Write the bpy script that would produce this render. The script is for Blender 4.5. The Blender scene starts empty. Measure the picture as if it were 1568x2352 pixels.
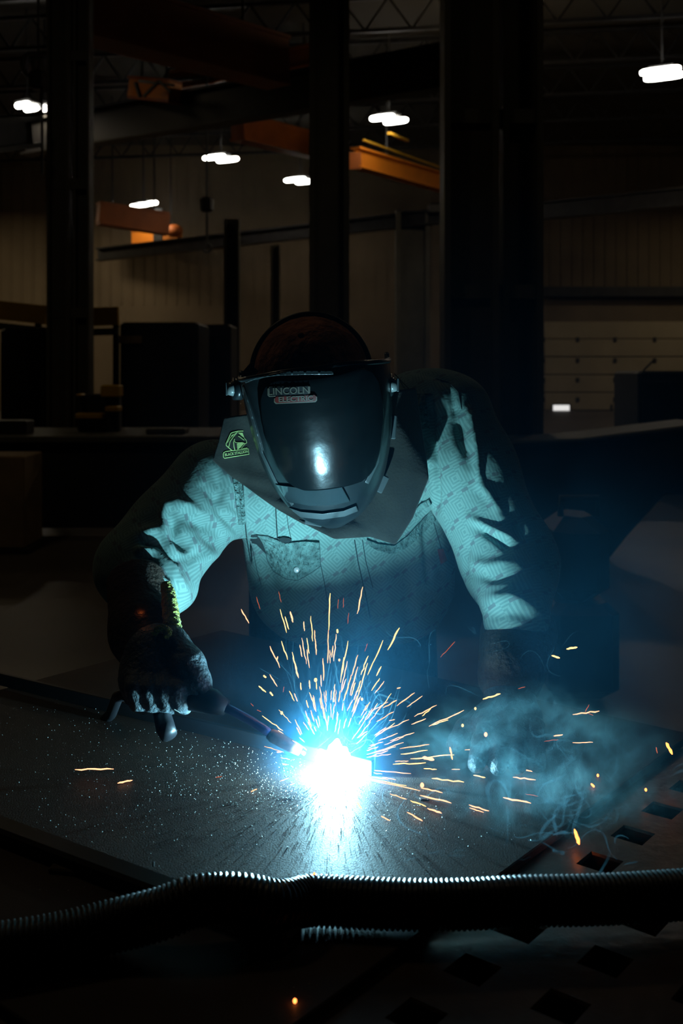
import bpy, math, random
import numpy as np
from mathutils import Vector, Matrix
from mathutils.bvhtree import BVHTree
sc = bpy.context.scene
C = sc.collection
PI = math.pi
rnd = random.Random(7)
rng = np.random.default_rng(5)

# ------------------------------------------------------------------ camera, world, exposure
FPX, HOR, CAMZ = 2400.0, 850.0, 1.43
cd = bpy.data.cameras.new('camera')
cam = bpy.data.objects.new('camera', cd); C.objects.link(cam)
cam.location = (0, 0, CAMZ); cam.rotation_euler = (PI/2, 0, 0)
cd.sensor_fit = 'HORIZONTAL'; cd.sensor_width = 24.0
cd.lens = FPX/1568*24.0
cd.shift_y = -(1176-HOR)/1568
cd.clip_start = 0.05; cd.clip_end = 200
cd.dof.use_dof = True; cd.dof.focus_distance = 1.66; cd.dof.aperture_fstop = 6.8
sc.camera = cam
sc.view_settings.view_transform = 'Standard'; sc.view_settings.look = 'None'
sc.view_settings.gamma = 1; sc.view_settings.exposure = 0.0
sc.view_settings.use_curve_mapping = False
sc.cycles.max_bounces = 5; sc.cycles.diffuse_bounces = 2; sc.cycles.glossy_bounces = 2
sc.cycles.transparent_max_bounces = 16; sc.cycles.volume_bounces = 0
sc.cycles.volume_step_rate = 1.3; sc.cycles.volume_max_steps = 40
sc.cycles.sample_clamp_indirect = 3.0
sc.cycles.caustics_reflective = False; sc.cycles.caustics_refractive = False
sc.cycles.use_denoising = True; sc.cycles.use_adaptive_sampling = True; sc.cycles.adaptive_threshold = 0.035
w = bpy.data.worlds.new('world'); sc.world = w; w.use_nodes = True
w.node_tree.nodes['Background'].inputs[0].default_value = (0.5, 0.55, 0.6, 1)
w.node_tree.nodes['Background'].inputs[1].default_value = 0.0004

ARC = Vector((-0.010, 1.495, 0.857))          # where the arc burns
ARC_COL = (0.33, 0.78, 1.0)
ARC_W = 25.0
LAMP_COL = (1.0, 0.80, 0.50)
LAMP_W = 11.0
def point_light(name, loc, col, watts, r):
    l = bpy.data.lights.new(name, 'POINT'); l.color = col; l.energy = watts; l.shadow_soft_size = r
    o = bpy.data.objects.new(name, l); o.location = loc; C.objects.link(o); return o
point_light('arc_light', ARC, ARC_COL, ARC_W, 0.0045)
# ceiling lamps: x, y, z, label.  Their area lights sit in the lamp builder below.
LZ = 7.4
def P(x, y, Y):                                # photo pixel + distance -> point of the place
    return Vector(((x-784.0)*Y/FPX, Y, CAMZ-(y-HOR)*Y/FPX))
def Yz(y, z):                                  # distance at which height z shows at pixel row y
    return (CAMZ-z)*FPX/(y-HOR)

# ------------------------------------------------------------------ helpers
def sett(o, label=None, cat=None, group=None, kind=None):
    if label: o['label'] = label
    if cat: o['category'] = cat
    if group: o['group'] = group
    if kind: o['kind'] = kind
    return o
def empty(name, loc, label, cat, group=None):
    o = bpy.data.objects.new(name, None); o.empty_display_size = 0.05
    o.location = loc; C.objects.link(o); return sett(o, label, cat, group)
def mesh(name, v, f, mat, parent=None, smooth=False, mods=None):
    me = bpy.data.meshes.new(name)
    v = np.asarray(v, dtype=float)
    if parent is not None: v = v-np.array(origin_of(parent))
    me.from_pydata(v.tolist(), [], [list(map(int, q)) for q in f]); me.update()
    if smooth: me.polygons.foreach_set('use_smooth', [True]*len(me.polygons))
    if mat: me.materials.append(mat)
    o = bpy.data.objects.new(name, me); C.objects.link(o)
    if parent is not None: o.parent = parent
    return o
def origin_of(o):
    p = Vector((0, 0, 0))
    while o is not None: p += o.location; o = o.parent
    return p
class MB:
    def __init__(s): s.v = []; s.f = []
    def add(s, v, f):
        n = len(s.v); s.v += [tuple(map(float, p)) for p in v]; s.f += [[i+n for i in q] for q in f]; return s
    def box(s, c, d, R=None, bev=0.0):
        c = Vector(c); hx, hy, hz = d[0]/2, d[1]/2, d[2]/2
        if bev <= 0:
            vs = [Vector((x, y, z)) for x in (-hx, hx) for y in (-hy, hy) for z in (-hz, hz)]
            fs = [[0,1,3,2],[4,6,7,5],[0,4,5,1],[2,3,7,6],[0,2,6,4],[1,5,7,3]]
        else:                                   # chamfered vertical edges + chamfered top and bottom
            b = min(bev, hx*.9, hy*.9, hz*.9); ring = []
            def octo(i, z): return [Vector((x, y, z)) for x, y in ((hx-i-b, -hy+i), (hx-i, -hy+i+b), (hx-i, hy-i-b), (hx-i-b, hy-i), (-hx+i+b, hy-i), (-hx+i, hy-i-b), (-hx+i, -hy+i+b), (-hx+i+b, -hy+i))]
            vs = octo(b, -hz)+octo(0, -hz+b)+octo(0, hz-b)+octo(b, hz); fs = [list(range(7, -1, -1)), list(range(24, 32))]
            for k in range(3):
                for j in range(8): fs.append([k*8+j, k*8+(j+1) % 8, (k+1)*8+(j+1) % 8, (k+1)*8+j])
        if R is not None: vs = [R @ p for p in vs]
        return s.add([c+p for p in vs], fs)
    def bar(s, a, b, wd, ht, up=(0, 0, 1), bev=0.0):   # box from a to b
        a = Vector(a); b = Vector(b); x = (b-a); L = x.length; x.normalize()
        u = Vector(up); y = u.cross(x).normalized(); z = x.cross(y)
        R = Matrix((x, y, z)).transposed()
        return s.box((a+b)/2, (L, wd, ht), R, bev)
    def tube(s, pts, r, n=12, cap=True, rs=None):
        pts = [Vector(p) for p in pts]; m = len(pts); base = len(s.v)
        t0 = (pts[1]-pts[0]).normalized(); ref = Vector((0, 0, 1)) if abs(t0.z) < .9 else Vector((1, 0, 0))
        nrm = (ref-t0*ref.dot(t0)).normalized()
        for i, p in enumerate(pts):
            t = (pts[min(i+1, m-1)]-pts[max(i-1, 0)]).normalized()
            nrm = (nrm-t*nrm.dot(t)).normalized(); bn = t.cross(nrm)
            rr = rs[i] if rs is not None else r
            for k in range(n):
                a = 2*PI*k/n; q = p+(nrm*math.cos(a)+bn*math.sin(a))*rr; s.v.append(tuple(q))
        for i in range(m-1):
            for k in range(n):
                s.f.append([base+i*n+k, base+i*n+(k+1) % n, base+(i+1)*n+(k+1) % n, base+(i+1)*n+k])
        if cap:
            s.f.append([base+k for k in range(n-1, -1, -1)]); s.f.append([base+(m-1)*n+k for k in range(n)])
        return s
    def ball(s, c, r, nu=16, nv=10, R=None):
        r = r if hasattr(r, '__len__') else (r, r, r); base = len(s.v); c = Vector(c)
        for j in range(1, nv):
            th = PI*j/nv
            for i in range(nu):
                ph = 2*PI*i/nu; p = Vector((r[0]*math.sin(th)*math.cos(ph), r[1]*math.sin(th)*math.sin(ph), r[2]*math.cos(th)))
                s.v.append(tuple(c+(R @ p if R is not None else p)))
        top = Vector((0, 0, r[2])); bot = Vector((0, 0, -r[2]))
        s.v.append(tuple(c+(R @ top if R is not None else top))); s.v.append(tuple(c+(R @ bot if R is not None else bot)))
        T = len(s.v)-2
        for j in range(nv-2):
            for i in range(nu):
                a = base+j*nu+i; b = base+j*nu+(i+1) % nu; s.f.append([a, a+nu, b+nu, b])
        for i in range(nu):
            s.f.append([T, base+i, base+(i+1) % nu]); s.f.append([T+1, base+(nv-2)*nu+(i+1) % nu, base+(nv-2)*nu+i])
        return s
    def build(s, name, mat, parent=None, smooth=False): return mesh(name, s.v, s.f, mat, parent, smooth)
def I_beam(a, b, h, wd, tf=0.05, tw=0.04):     # wide flange section lying between two points (centre line)
    a = Vector(a); b = Vector(b); m = MB(); dz = Vector((0, 0, h/2-tf/2))
    m.bar(a+dz, b+dz, wd, tf); m.bar(a-dz, b-dz, wd, tf); m.bar(a, b, tw, h-tf*2)
    return m
def I_column(x, y, z0, z1, wd, dp, t=0.06, rot=0.0):
    m = MB(); R = Matrix.Rotation(rot, 3, 'Z'); H = z1-z0; c = Vector((x, y, (z0+z1)/2))
    for sgn in (-1, 1): m.box(c+R @ Vector((sgn*(wd/2-t/2), 0, 0)), (t, dp, H), R)
    m.box(c, (wd-2*t, t*.7, H), R)
    return m
def tagd(o, *a, **k): return sett(o, *a, **k)

# ------------------------------------------------------------------ materials
def mat(name, col, rough=0.6, metal=0.0, spec=0.5, bump=0.0, bscale=40.0, var=0.0, vscale=6.0, col2=None, coat=0.0, sheen=0.0, detail=6):
    m = bpy.data.materials.new(name); m.use_nodes = True; nt = m.node_tree; n = nt.nodes; b = n['Principled BSDF']
    b.inputs['Base Color'].default_value = (*col, 1); b.inputs['Roughness'].default_value = rough
    b.inputs['Metallic'].default_value = metal; b.inputs['Specular IOR Level'].default_value = spec
    b.inputs['Coat Weight'].default_value = coat; b.inputs['Sheen Weight'].default_value = sheen
    tc = n.new('ShaderNodeTexCoord')
    if var > 0 or col2:
        tx = n.new('ShaderNodeTexNoise'); tx.inputs['Scale'].default_value = vscale; tx.inputs['Detail'].default_value = detail
        nt.links.new(tc.outputs['Object'], tx.inputs['Vector'])
        cr = n.new('ShaderNodeValToRGB'); cr.color_ramp.elements[0].position = .35; cr.color_ramp.elements[1].position = .68
        c2 = col2 or tuple(c*(1-var) for c in col)
        cr.color_ramp.elements[0].color = (*c2, 1); cr.color_ramp.elements[1].color = (*col, 1)
        nt.links.new(tx.outputs['Fac'], cr.inputs['Fac']); nt.links.new(cr.outputs['Color'], b.inputs['Base Color'])
    if bump > 0:
        t2 = n.new('ShaderNodeTexNoise'); t2.inputs['Scale'].default_value = bscale; t2.inputs['Detail'].default_value = 5
        nt.links.new(tc.outputs['Object'], t2.inputs['Vector'])
        bp = n.new('ShaderNodeBump'); bp.inputs['Strength'].default_value = bump; bp.inputs['Distance'].default_value = 0.01
        nt.links.new(t2.outputs['Fac'], bp.inputs['Height']); nt.links.new(bp.outputs['Normal'], b.inputs['Normal'])
    return m
def emit(name, col, k, add_transparent=False, sample=False):
    m = bpy.data.materials.new(name); m.use_nodes = True; nt = m.node_tree; n = nt.nodes; n.clear()
    e = n.new('ShaderNodeEmission'); e.inputs[0].default_value = (*col, 1); e.inputs[1].default_value = k
    o = n.new('ShaderNodeOutputMaterial')
    if add_transparent:
        t = n.new('ShaderNodeBsdfTransparent'); a = n.new('ShaderNodeAddShader')
        nt.links.new(e.outputs[0], a.inputs[0]); nt.links.new(t.outputs[0], a.inputs[1]); nt.links.new(a.outputs[0], o.inputs[0])
    else: nt.links.new(e.outputs[0], o.inputs[0])
    if not sample: m.cycles.emission_sampling = 'NONE'
    return m
M = {}
M['concrete'] = mat('polished_concrete', (.10, .08, .062), .5, var=.4, vscale=.6, bump=.1, bscale=8)
M['wallpanel'] = mat('tan_wall_panel', (.195, .15, .095), .8, var=.25, vscale=.5)
M['ceil'] = mat('dark_roof_deck', (.05, .045, .035), .9, bump=.2, bscale=5)
M['colsteel'] = mat('grey_painted_steel', (.10, .095, .075), .6, var=.3, vscale=2)
M['darksteel'] = mat('dark_steel', (.035, .034, .036), .5, metal=.3, var=.4, vscale=4)
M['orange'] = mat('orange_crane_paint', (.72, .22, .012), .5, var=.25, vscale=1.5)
M['orange_dark'] = mat('dark_orange_paint', (.40, .10, .012), .6, var=.3, vscale=1.5)  # darker tone of the crane orange
M['yellow'] = mat('yellow_safety_paint', (.62, .34, .02), .55, var=.3, vscale=3)
M['black'] = mat('black_paint', (.012, .012, .014), .5)
M['cabinet'] = mat('dark_blue_cabinet', (.018, .022, .028), .55, var=.3, vscale=3)
M['door'] = mat('cream_dock_door', (.36, .31, .22), .7, var=.15, vscale=1)
M['bolt'] = mat('dark_bolt', (.03, .025, .02), .6)
M['crate'] = mat('tan_cardboard', (.30, .20, .11), .85, var=.3, vscale=4)
M['light_panel'] = emit('lamp_diffuser', (1, .96, .86), 14.0)
M['window_glow'] = emit('daylit_pane', (.92, .90, .88), .85)
M['lampbody'] = mat('lamp_housing', (.05, .05, .05), .5)
# ------------------------------------------------------------------ the hall
def plane(name, pts, m):
    o = mesh(name, pts, [[0, 1, 2, 3]], m); sett(o, kind='structure'); return o
MB().box((0, 18, -.1), (34, 46, .2)).build('floor', M['concrete'])['kind'] = 'structure'
MB().box((0, 18, 9.7), (34, 46, .2)).build('ceiling', M['ceil'])['kind'] = 'structure'
wb = MB(); wb.box((0, 38.1, 4.8), (30, .2, 9.6))
for i in range(75): wb.box((-14.8+.4*i, 37.98, 6.7), (.05, .03, 5.8))      # pressed ribs of the upper sheeting
wb.build('wall_back', M['wallpanel'])['kind'] = 'structure'
MB().box((-15.1, 18, 4.8), (.2, 40, 9.6)).build('wall_left', M['wallpanel'])['kind'] = 'structure'
MB().box((15.1, 18, 4.8), (.2, 40, 9.6)).build('wall_right', M['wallpanel'])['kind'] = 'structure'

# dock door with window and painted number on the back wall
def build_door():
    Yd = 37.0
    x0, x1 = P(1250, 0, Yd).x, P(1640, 0, Yd).x; z1 = P(0, 738, Yd).z
    m = MB(); npan = 5; hp = z1/npan
    for i in range(npan): m.box(((x0+x1)/2, Yd, hp*(i+.5)), (x1-x0, .12, hp-.03), bev=.02)
    d = m.build('door_1', M['door']); d['kind'] = 'structure'
    b = MB()
    for r, y in enumerate((780, 828, 873, 918, 964)):
        for x in (1247, 1326, 1412, 1503):
            q = P(x, y, Yd-.07); b.box(q, (.13, .05, .17), bev=.02)
    b.build('hinge_bolts', M['bolt'], d)
    fr = MB(); a, c = P(1268, 929, Yd-.08), P(1309, 951, Yd-.08)
    for (p, q) in (((a.x, a.z), (c.x, a.z)), ((a.x, c.z), (c.x, c.z))): fr.bar((p[0], Yd-.08, p[1]), (q[0], Yd-.08, q[1]), .05, .04)
    for x in (a.x, c.x): fr.bar((x, Yd-.08, a.z), (x, Yd-.08, c.z), .05, .04, up=(0, 1, 0))
    w = fr.build('window_1', M['bolt']); w['kind'] = 'structure'
    MB().box(((a.x+c.x)/2, Yd-.08, (a.z+c.z)/2), (c.x-a.x-.02, .01, a.z-c.z-.02)).build('window_pane', M['window_glow'], w)
    cu = bpy.data.curves.new('t', 'FONT'); cu.body = '10'; cu.size = .42; cu.extrude = .01; cu.align_x = 'CENTER'; cu.offset = .012
    to = bpy.data.objects.new('t', cu); C.objects.link(to)
    me = bpy.data.meshes.new_from_object(to.evaluated_get(bpy.context.evaluated_depsgraph_get()))
    bpy.data.objects.remove(to); q = P(1411, 948, Yd-.09)
    o = bpy.data.objects.new('door_number', me); C.objects.link(o); o.parent = d; o.location = q; o.rotation_euler = (PI/2, 0, 0)
    me.materials.clear(); me.materials.append(M['bolt'])
    # grey track frame above the door
    t = MB().box(((x0+x1)/2, 37.7, z1+1.1), (x1-x0, .3, .35)); t.box((x0-.25, 37.4, 2.6), (.2, .3, 5.2))
    t.build('trim_1', M['darksteel'])['kind'] = 'structure'
build_door()

# ------------------------------------------------------------------ ceiling lamps
def lamp(x, y, label, n=2, ang=-.48, L=.85, sp=.58, off=.34, w=LAMP_W, z=LZ, grp='ceiling lamps of the hall'):
    if y is None: return
    Y = (z-CAMZ)*FPX/(HOR-y); c = P(x, y, Y)
    r = empty('ceiling_lamp', c, label, 'lamp', grp)
    h = MB(); h.box(c+Vector((0, 0, .10)), (.5, .3, .08), Matrix.Rotation(ang, 3, 'Z'), .01)
    h.bar(c+Vector((0, 0, .14)), c+Vector((0, 0, 9.6-z)), .03, .03, up=(1, 0, 0))
    h.build('housing', M['lampbody'], r)
    R = Matrix.Rotation(ang, 3, 'Z')
    for k in range(n):
        d = R @ Vector(((k-(n-1)/2)*-off*-1, -(k-(n-1)/2)*-sp, 0)); d.x = (k-(n-1)/2)*off
        m = MB(); pts = [c+d+R @ Vector((t*L/2, 0, 0)) for t in (-1, -.85, -.5, 0, .5, .85, 1)]
        m.tube(pts, .07, 10, rs=[.04, .065, .075, .075, .075, .065, .04]); m.build('tube_diffuser', M['light_panel'], r, True)
    l = bpy.data.lights.new('lamp_light', 'AREA'); l.shape = 'RECTANGLE'; l.size = .7; l.size_y = .5; l.energy = w; l.color = LAMP_COL
    o = bpy.data.objects.new('lamp_light', l); C.objects.link(o); o.parent = r; o.location = (0, 0, -.12)
    return r
lamp(893, 274, 'bright twin-tube ceiling lamp above the long orange jib boom', L=.62)
lamp(1520, 169, 'large bright twin-tube ceiling lamp in the top right corner', L=.78, off=.2)
lamp(690, 415, 'bright ceiling lamp beside the left edge of the middle column', L=.75)
lamp(507, 364, 'bright ceiling lamp left of the middle column, over the dark roof bay', L=.72)
lamp(330, 470, 'three-tube ceiling lamp above the lit orange crane carriage', n=3, L=.42, sp=-.18, off=.34, z=7.0, w=45)
lamp(62, 245, 'bright ceiling lamp at the far left beside a smaller one', L=.40, sp=.4, off=.1)
lamp(102, 249, 'small round ceiling lamp partly hidden, right of the far left lamp', n=1, L=.16)
# added unseen lights without fixtures, brightening the table, columns, boom, cranes and back wall
def unseen_fill(p, w):
    l = bpy.data.lights.new('unseen_fill_light', 'AREA'); l.shape = 'RECTANGLE'; l.size = .8; l.size_y = .8; l.energy = w; l.color = LAMP_COL
    o = bpy.data.objects.new('unseen_fill_light', l); C.objects.link(o); o.location = p
unseen_fill((-3.5, 4.5, 7.3), 12); unseen_fill((4.5, 4.5, 7.3), 4); unseen_fill((-9.5, 22.0, 7.2), 26); unseen_fill((9.5, 27, 7.2), 20); unseen_fill((2.0, 11.0, 7.3), 8); point_light('unseen_fill_light', (2.75, 21.5, 7.4), LAMP_COL, 70, .25); unseen_fill((-5.5, 20.6, 7.9), 4); unseen_fill((-12.0, 33.0, 7.2), 90); unseen_fill((13.2, 33.0, 7.2), 45); unseen_fill((-.4, 35.3, 7.3), 8)  # the point light is added behind the wide column to brighten the boom

# ------------------------------------------------------------------ columns
def column(x0, x1, Y, ztop, label, parts=1, name='steel_column'):
    a, b = P(x0, 0, Y).x, P(x1, 0, Y).x; wd = b-a
    r = empty(name, ((a+b)/2, Y, 0), label, 'column')
    if parts == 1: I_column((a+b)/2, Y, 0, ztop, wd, wd*.8, wd*.14).build('shaft', M['colsteel'], r)
    else:
        I_column(a+wd*.27, Y, 0, ztop, wd*.54, wd*.5, wd*.06).build('shaft', M['colsteel'], r)
        I_column(b-wd*.20, Y+.1, 0, ztop, wd*.40, wd*.5, wd*.06).build('shaft', M['colsteel'], r)
        m = MB()
        for z in (.6, 2.1, 3.6, 5.1): m.box(((a+b)/2, Y+.05, z), (wd*.9, wd*.3, .12))
        m.build('batten_plate', M['colsteel'], r)
    MB().box(((a+b)/2, Y, .02), (wd*1.4, wd*1.2, .04)).build('base_plate', M['darksteel'], r)
    return r
column(1015, 1242, 9.0, 9.6, 'wide dark double steel column behind the welder on the right', 2)
column(711, 802, 16.0, 9.6, 'tall steel column rising behind the welder\'s cap')
column(113, 205, 12.2, 6.1, 'steel column on the left under the end of the crane girder', 2)
column(515, 550, 22.0, 4.6, 'slim dark post left of the middle column')
column(621, 643, 24.0, 4.3, 'thin dark post just left of the middle column')
column(908, 985, 30.0, 6.0, 'dark post between the middle column and the wide column')
column(150, 178, 20.0, 9.6, 'pale grey upper post above the left end of the girder')
# girders
def girder(name, a, b, h, w, m, label, cat='beam', grp=None):
    r = I_beam(a, b, h, w).build(name, m); return sett(r, label, cat, grp)
girder('crane_girder', P(60, 318, 24.3), P(1100, 140, 18.3), .80, .35, M['black'], 'deep dark crane runway girder crossing the upper left of the hall')
girder('wall_girder', P(225, 585, 34), P(1010, 497, 29.5), .42, .3, M['darksteel'], 'dark girder running along the back wall behind the thin posts')
girder('wall_girder', P(1235, 485, 31), P(1600, 449, 27.5), .50, .3, M['darksteel'], 'dark girder over the dock door at the right edge')
girder('crane_girder', P(70, 303, 11.8), P(-250, 330, 8.9), .35, .3, M['darksteel'], 'short dark girder leaving the picture at the left edge')
# orange cranes
def jib():
    a, b = P(815, 361, 25.5), P(1075, 437, 29.6)
    r = empty('jib_crane', a, 'long bright orange jib boom seen right of the middle column', 'crane')
    I_beam(a, b, .50, .30, .05, .10).build('boom', M['orange'], r)
    d = Vector((0, 0, -.0)); e = (b-a).normalized()
    MB().bar(a-e*.05+Vector((0, 0, .1)), a-e*.02+Vector((0, 0, -.3)), .35, .1, up=(0, 1, 0)).build('end_plate', M['orange_dark'], r)
    m = MB(); m.bar(a+Vector((.2, 0, .42)), b+Vector((0, 0, .36)), .05, .05)
    m.bar(a+Vector((.8, -.6, .45)), a+Vector((1.35, 1.0, .62)), .08, .06)
    m.build('cable_track', M['yellow'], r)
    for q in (a+(b-a)*.25, a+(b-a)*.8): MB().bar(q+Vector((0, 0, .25)), (q.x, q.y, 9.6), .04, .04, up=(1, 0, 0)).build('hanger_rod', M['black'], r)
    hm = MB(); hm.box(b+Vector((-.9, -.1, -.55)), (.5, .4, .3), bev=.05); hm.build('hoist', M['darksteel'], r)
jib()
def bridge(label, a, b, h, w, mt, carriage=False, name='bridge_crane'):
    r = empty(name, a, label, 'crane')
    MB().bar(a, b, w, h).build('bridge_beam', mt, r)
    m = MB(); a, b = Vector(a), Vector(b); n = 9; dz = Vector((0, 0, h/2+.03))
    m.bar(a+dz, b+dz, w*1.15, .06); m.bar(a-dz, b-dz, w*1.15, .06)
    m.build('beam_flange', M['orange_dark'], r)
    for q in (a+(b-a)*.2, a+(b-a)*.8): MB().bar(q+Vector((0, 0, h/2+.06)), (q.x, q.y, 9.6), .04, .04, up=(1, 0, 0)).build('hanger_rod', M['black'], r)
    return r
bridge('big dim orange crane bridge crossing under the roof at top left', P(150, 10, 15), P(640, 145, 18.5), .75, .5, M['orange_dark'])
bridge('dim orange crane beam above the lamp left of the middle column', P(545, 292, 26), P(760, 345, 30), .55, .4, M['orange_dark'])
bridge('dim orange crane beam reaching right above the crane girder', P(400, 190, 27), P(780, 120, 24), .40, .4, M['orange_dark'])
r = bridge('small lit orange crane carriage with diagonal braces above the girder', P(308, 203, 22.5), P(402, 212, 21.5), .36, .3, M['orange'])
m = MB()
m.bar(P(318, 186, 21.3), P(400, 196, 21.0), .04, .05); m.bar(P(330, 222, 21.2), P(366, 186, 21.1), .06, .05); m.bar(P(312, 190, 21.3), P(322, 222, 21.2), .08, .05)
m.bar(P(366, 186, 21.1), P(392, 212, 21), .06, .05)
m.build('brace', M['black'], r)
r = bridge('lit orange crane carriage end below the three-tube lamp', P(308, 547, 36.8), P(413, 542, 36.3), .40, .4, M['orange'])
MB().box(P(363, 520, 35.6), (.3, .2, 1.2)).build('bracket', M['darksteel'], r)
MB().ball(P(400, 530, 35.6), (.3, .2, .22)).build('motor', M['orange_dark'], r, True)
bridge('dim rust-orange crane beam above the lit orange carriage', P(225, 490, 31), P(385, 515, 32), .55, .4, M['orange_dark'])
# hoist hook hanging left of middle column
r = empty('chain_hoist', P(475, 480, 25), 'black chain hoist block with hook hanging under the roof', 'hoist')
MB().box(P(475, 470, 25), (.3, .25, .35), bev=.05).build('hoist_body', M['black'], r)
MB().tube([P(475, 70, 25), P(475, 560, 25)], .03).build('chain', M['black'], r)
hp = [P(475, 560, 25)+Vector((.10*math.sin(a), 0, -.10+.10*math.cos(a))) for a in np.linspace(0, 4.4, 14)]
MB().tube(hp, .03).build('hook', M['darksteel'], r)
# second hook block at upper left
r = empty('chain_hoist', P(80, 140, 14), 'faint chain hoist with twin sheaves above the far left lamp', 'hoist')
for x in (72, 98):
    MB().tube([P(x, 148, 14)+Vector((.12*math.sin(a), 0, .16*math.cos(a))) for a in np.linspace(0, 2*PI, 20)], .03).build('sheave', M['colsteel'], r, True)
MB().box(P(88, 185, 14), (.2, .2, .25), bev=.03).build('hook_block', M['black'], r)
MB().tube([P(96, 200, 14), P(97, 400, 14)], .02).build('chain', M['black'], r)
MB().tube([P(88, 130, 14), P(88, -560, 14)], .015).build('chain', M['black'], r)
# roof joists (open web)
for i, Yj in enumerate((16.5, 19.5, 22.5, 25.5, 28.5, 31.5, 34.5)):
    m = MB(); z1, z0 = 9.4, 8.7
    m.bar((-14, Yj+2.2, z1), (14, Yj-2.2, z1), .1, .08); m.bar((-14, Yj+2.2, z0), (14, Yj-2.2, z0), .1, .08)
    k = 28
    for j in range(k):
        xa = -14+j; xb = xa+.5; xc = xa+1
        f = lambda x: Yj-2.2*x/14
        m.bar((xa, f(xa), z1), (xb, f(xb), z0), .04, .04); m.bar((xb, f(xb), z0), (xc, f(xc), z1), .04, .04)
    sett(m.build('roof_joist', M['darksteel']), 'dark open-web roof joist crossing the ceiling of the hall', 'joist', 'roof joists')

# ------------------------------------------------------------------ floor-standing things in the back
def rail(xa, xb, ya, yb, Y, label):
    a, b = P(xa, ya, Y), P(xb, yb, Y); r = empty('safety_rail', (a.x, Y, 0), label, 'rail')
    MB().bar(a, b, .1, .26).build('rail_board', M['yellow'], r)
    MB().bar(a+Vector((0, 0, -.22)), b+Vector((0, 0, -.22)), .08, .10).build('lower_rail', M['colsteel'], r)
    for t in (.1, .9):
        q = a.lerp(b, t); MB().bar((q.x, Y+.06, 0), (q.x, Y+.06, q.z-.1), .08, .08, up=(1, 0, 0)).build('post', M['darksteel'], r)
rail(-120, 108, 700, 724, 14.5, 'long yellow guard rail at the left edge behind the column')
rail(198, 272, 728, 726, 15.0, 'short yellow rail end right of the left column')
def cab(x0, x1, ytop, Y, dp, m, label, name='machine_cabinet', zb=0):
    a, b = P(x0, ytop, Y), P(x1, ytop, Y); r = empty(name, ((a.x+b.x)/2, Y, 0), label, 'cabinet')
    MB().box(((a.x+b.x)/2, Y+dp/2, (a.z+zb)/2), (b.x-a.x, dp, a.z-zb), bev=.03).build('body', m, r)
    MB().box(((a.x+b.x)/2-.02, Y-.02, a.z*.52), ((b.x-a.x)*.86, .04, a.z*.8), bev=.01).build('door_panel', m, r)
    return r
r = cab(275, 455, 740, 14.0, 1.2, M['cabinet'], 'dark machine cabinet with a pale label behind the left bench')
MB().box(P(300, 780, 13.9), (.30, .02, .10)).build('label_plate', M['crate'], r)
cab(455, 530, 745, 15.5, 1.0, M['darksteel'], 'narrow dark locker right of the machine cabinet', 'locker')
cab(0, 112, 755, 13.4, 1.0, M['darksteel'], 'wide dark cabinet under the yellow guard rail at the left edge')
r = cab(1466, 1640, 852, 12.0, 1.1, M['cabinet'], 'dark square machine box in front of the dock door')
MB().tube([P(1476, 852, 12.2), P(1490, 838, 12.2), P(1500, 828, 12.2)], .012).build('antenna_cable', M['black'], r)
r = empty('bollard', P(1227, 972, 24), 'short orange bollard beside the wide column', 'bollard'); q = P(1227, 972, 24)
MB().tube([(q.x, 24, 0), (q.x, 24, q.z+.15)], .07).build('post', M['orange'], r)
# yellow rack of parts
r = empty('yellow_trestle', (P(230, 0, 11).x, 11, 0), 'stack of yellow steel blocks standing on the left bench', 'stand')
for (x0, x1, y0, y1) in ((236, 278, 884, 912), (246, 276, 932, 946), (178, 240, 948, 962), (180, 192, 904, 910)):
    a, b = P(x0, y0, 9.6), P(x1, y1, 9.6)
    MB().box(((a.x+b.x)/2, 9.6, (a.z+b.z)/2), (b.x-a.x, .2, a.z-b.z), bev=.012).build('yellow_block', M['yellow'], r)
a, b = P(180, 912, 9.7), P(276, 975, 9.7)
MB().box(((a.x+b.x)/2, 9.72, (a.z+b.z)/2-.02), (b.x-a.x, .15, a.z-b.z+.1), bev=.02).build('dark_frame', M['black'], r)
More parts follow.
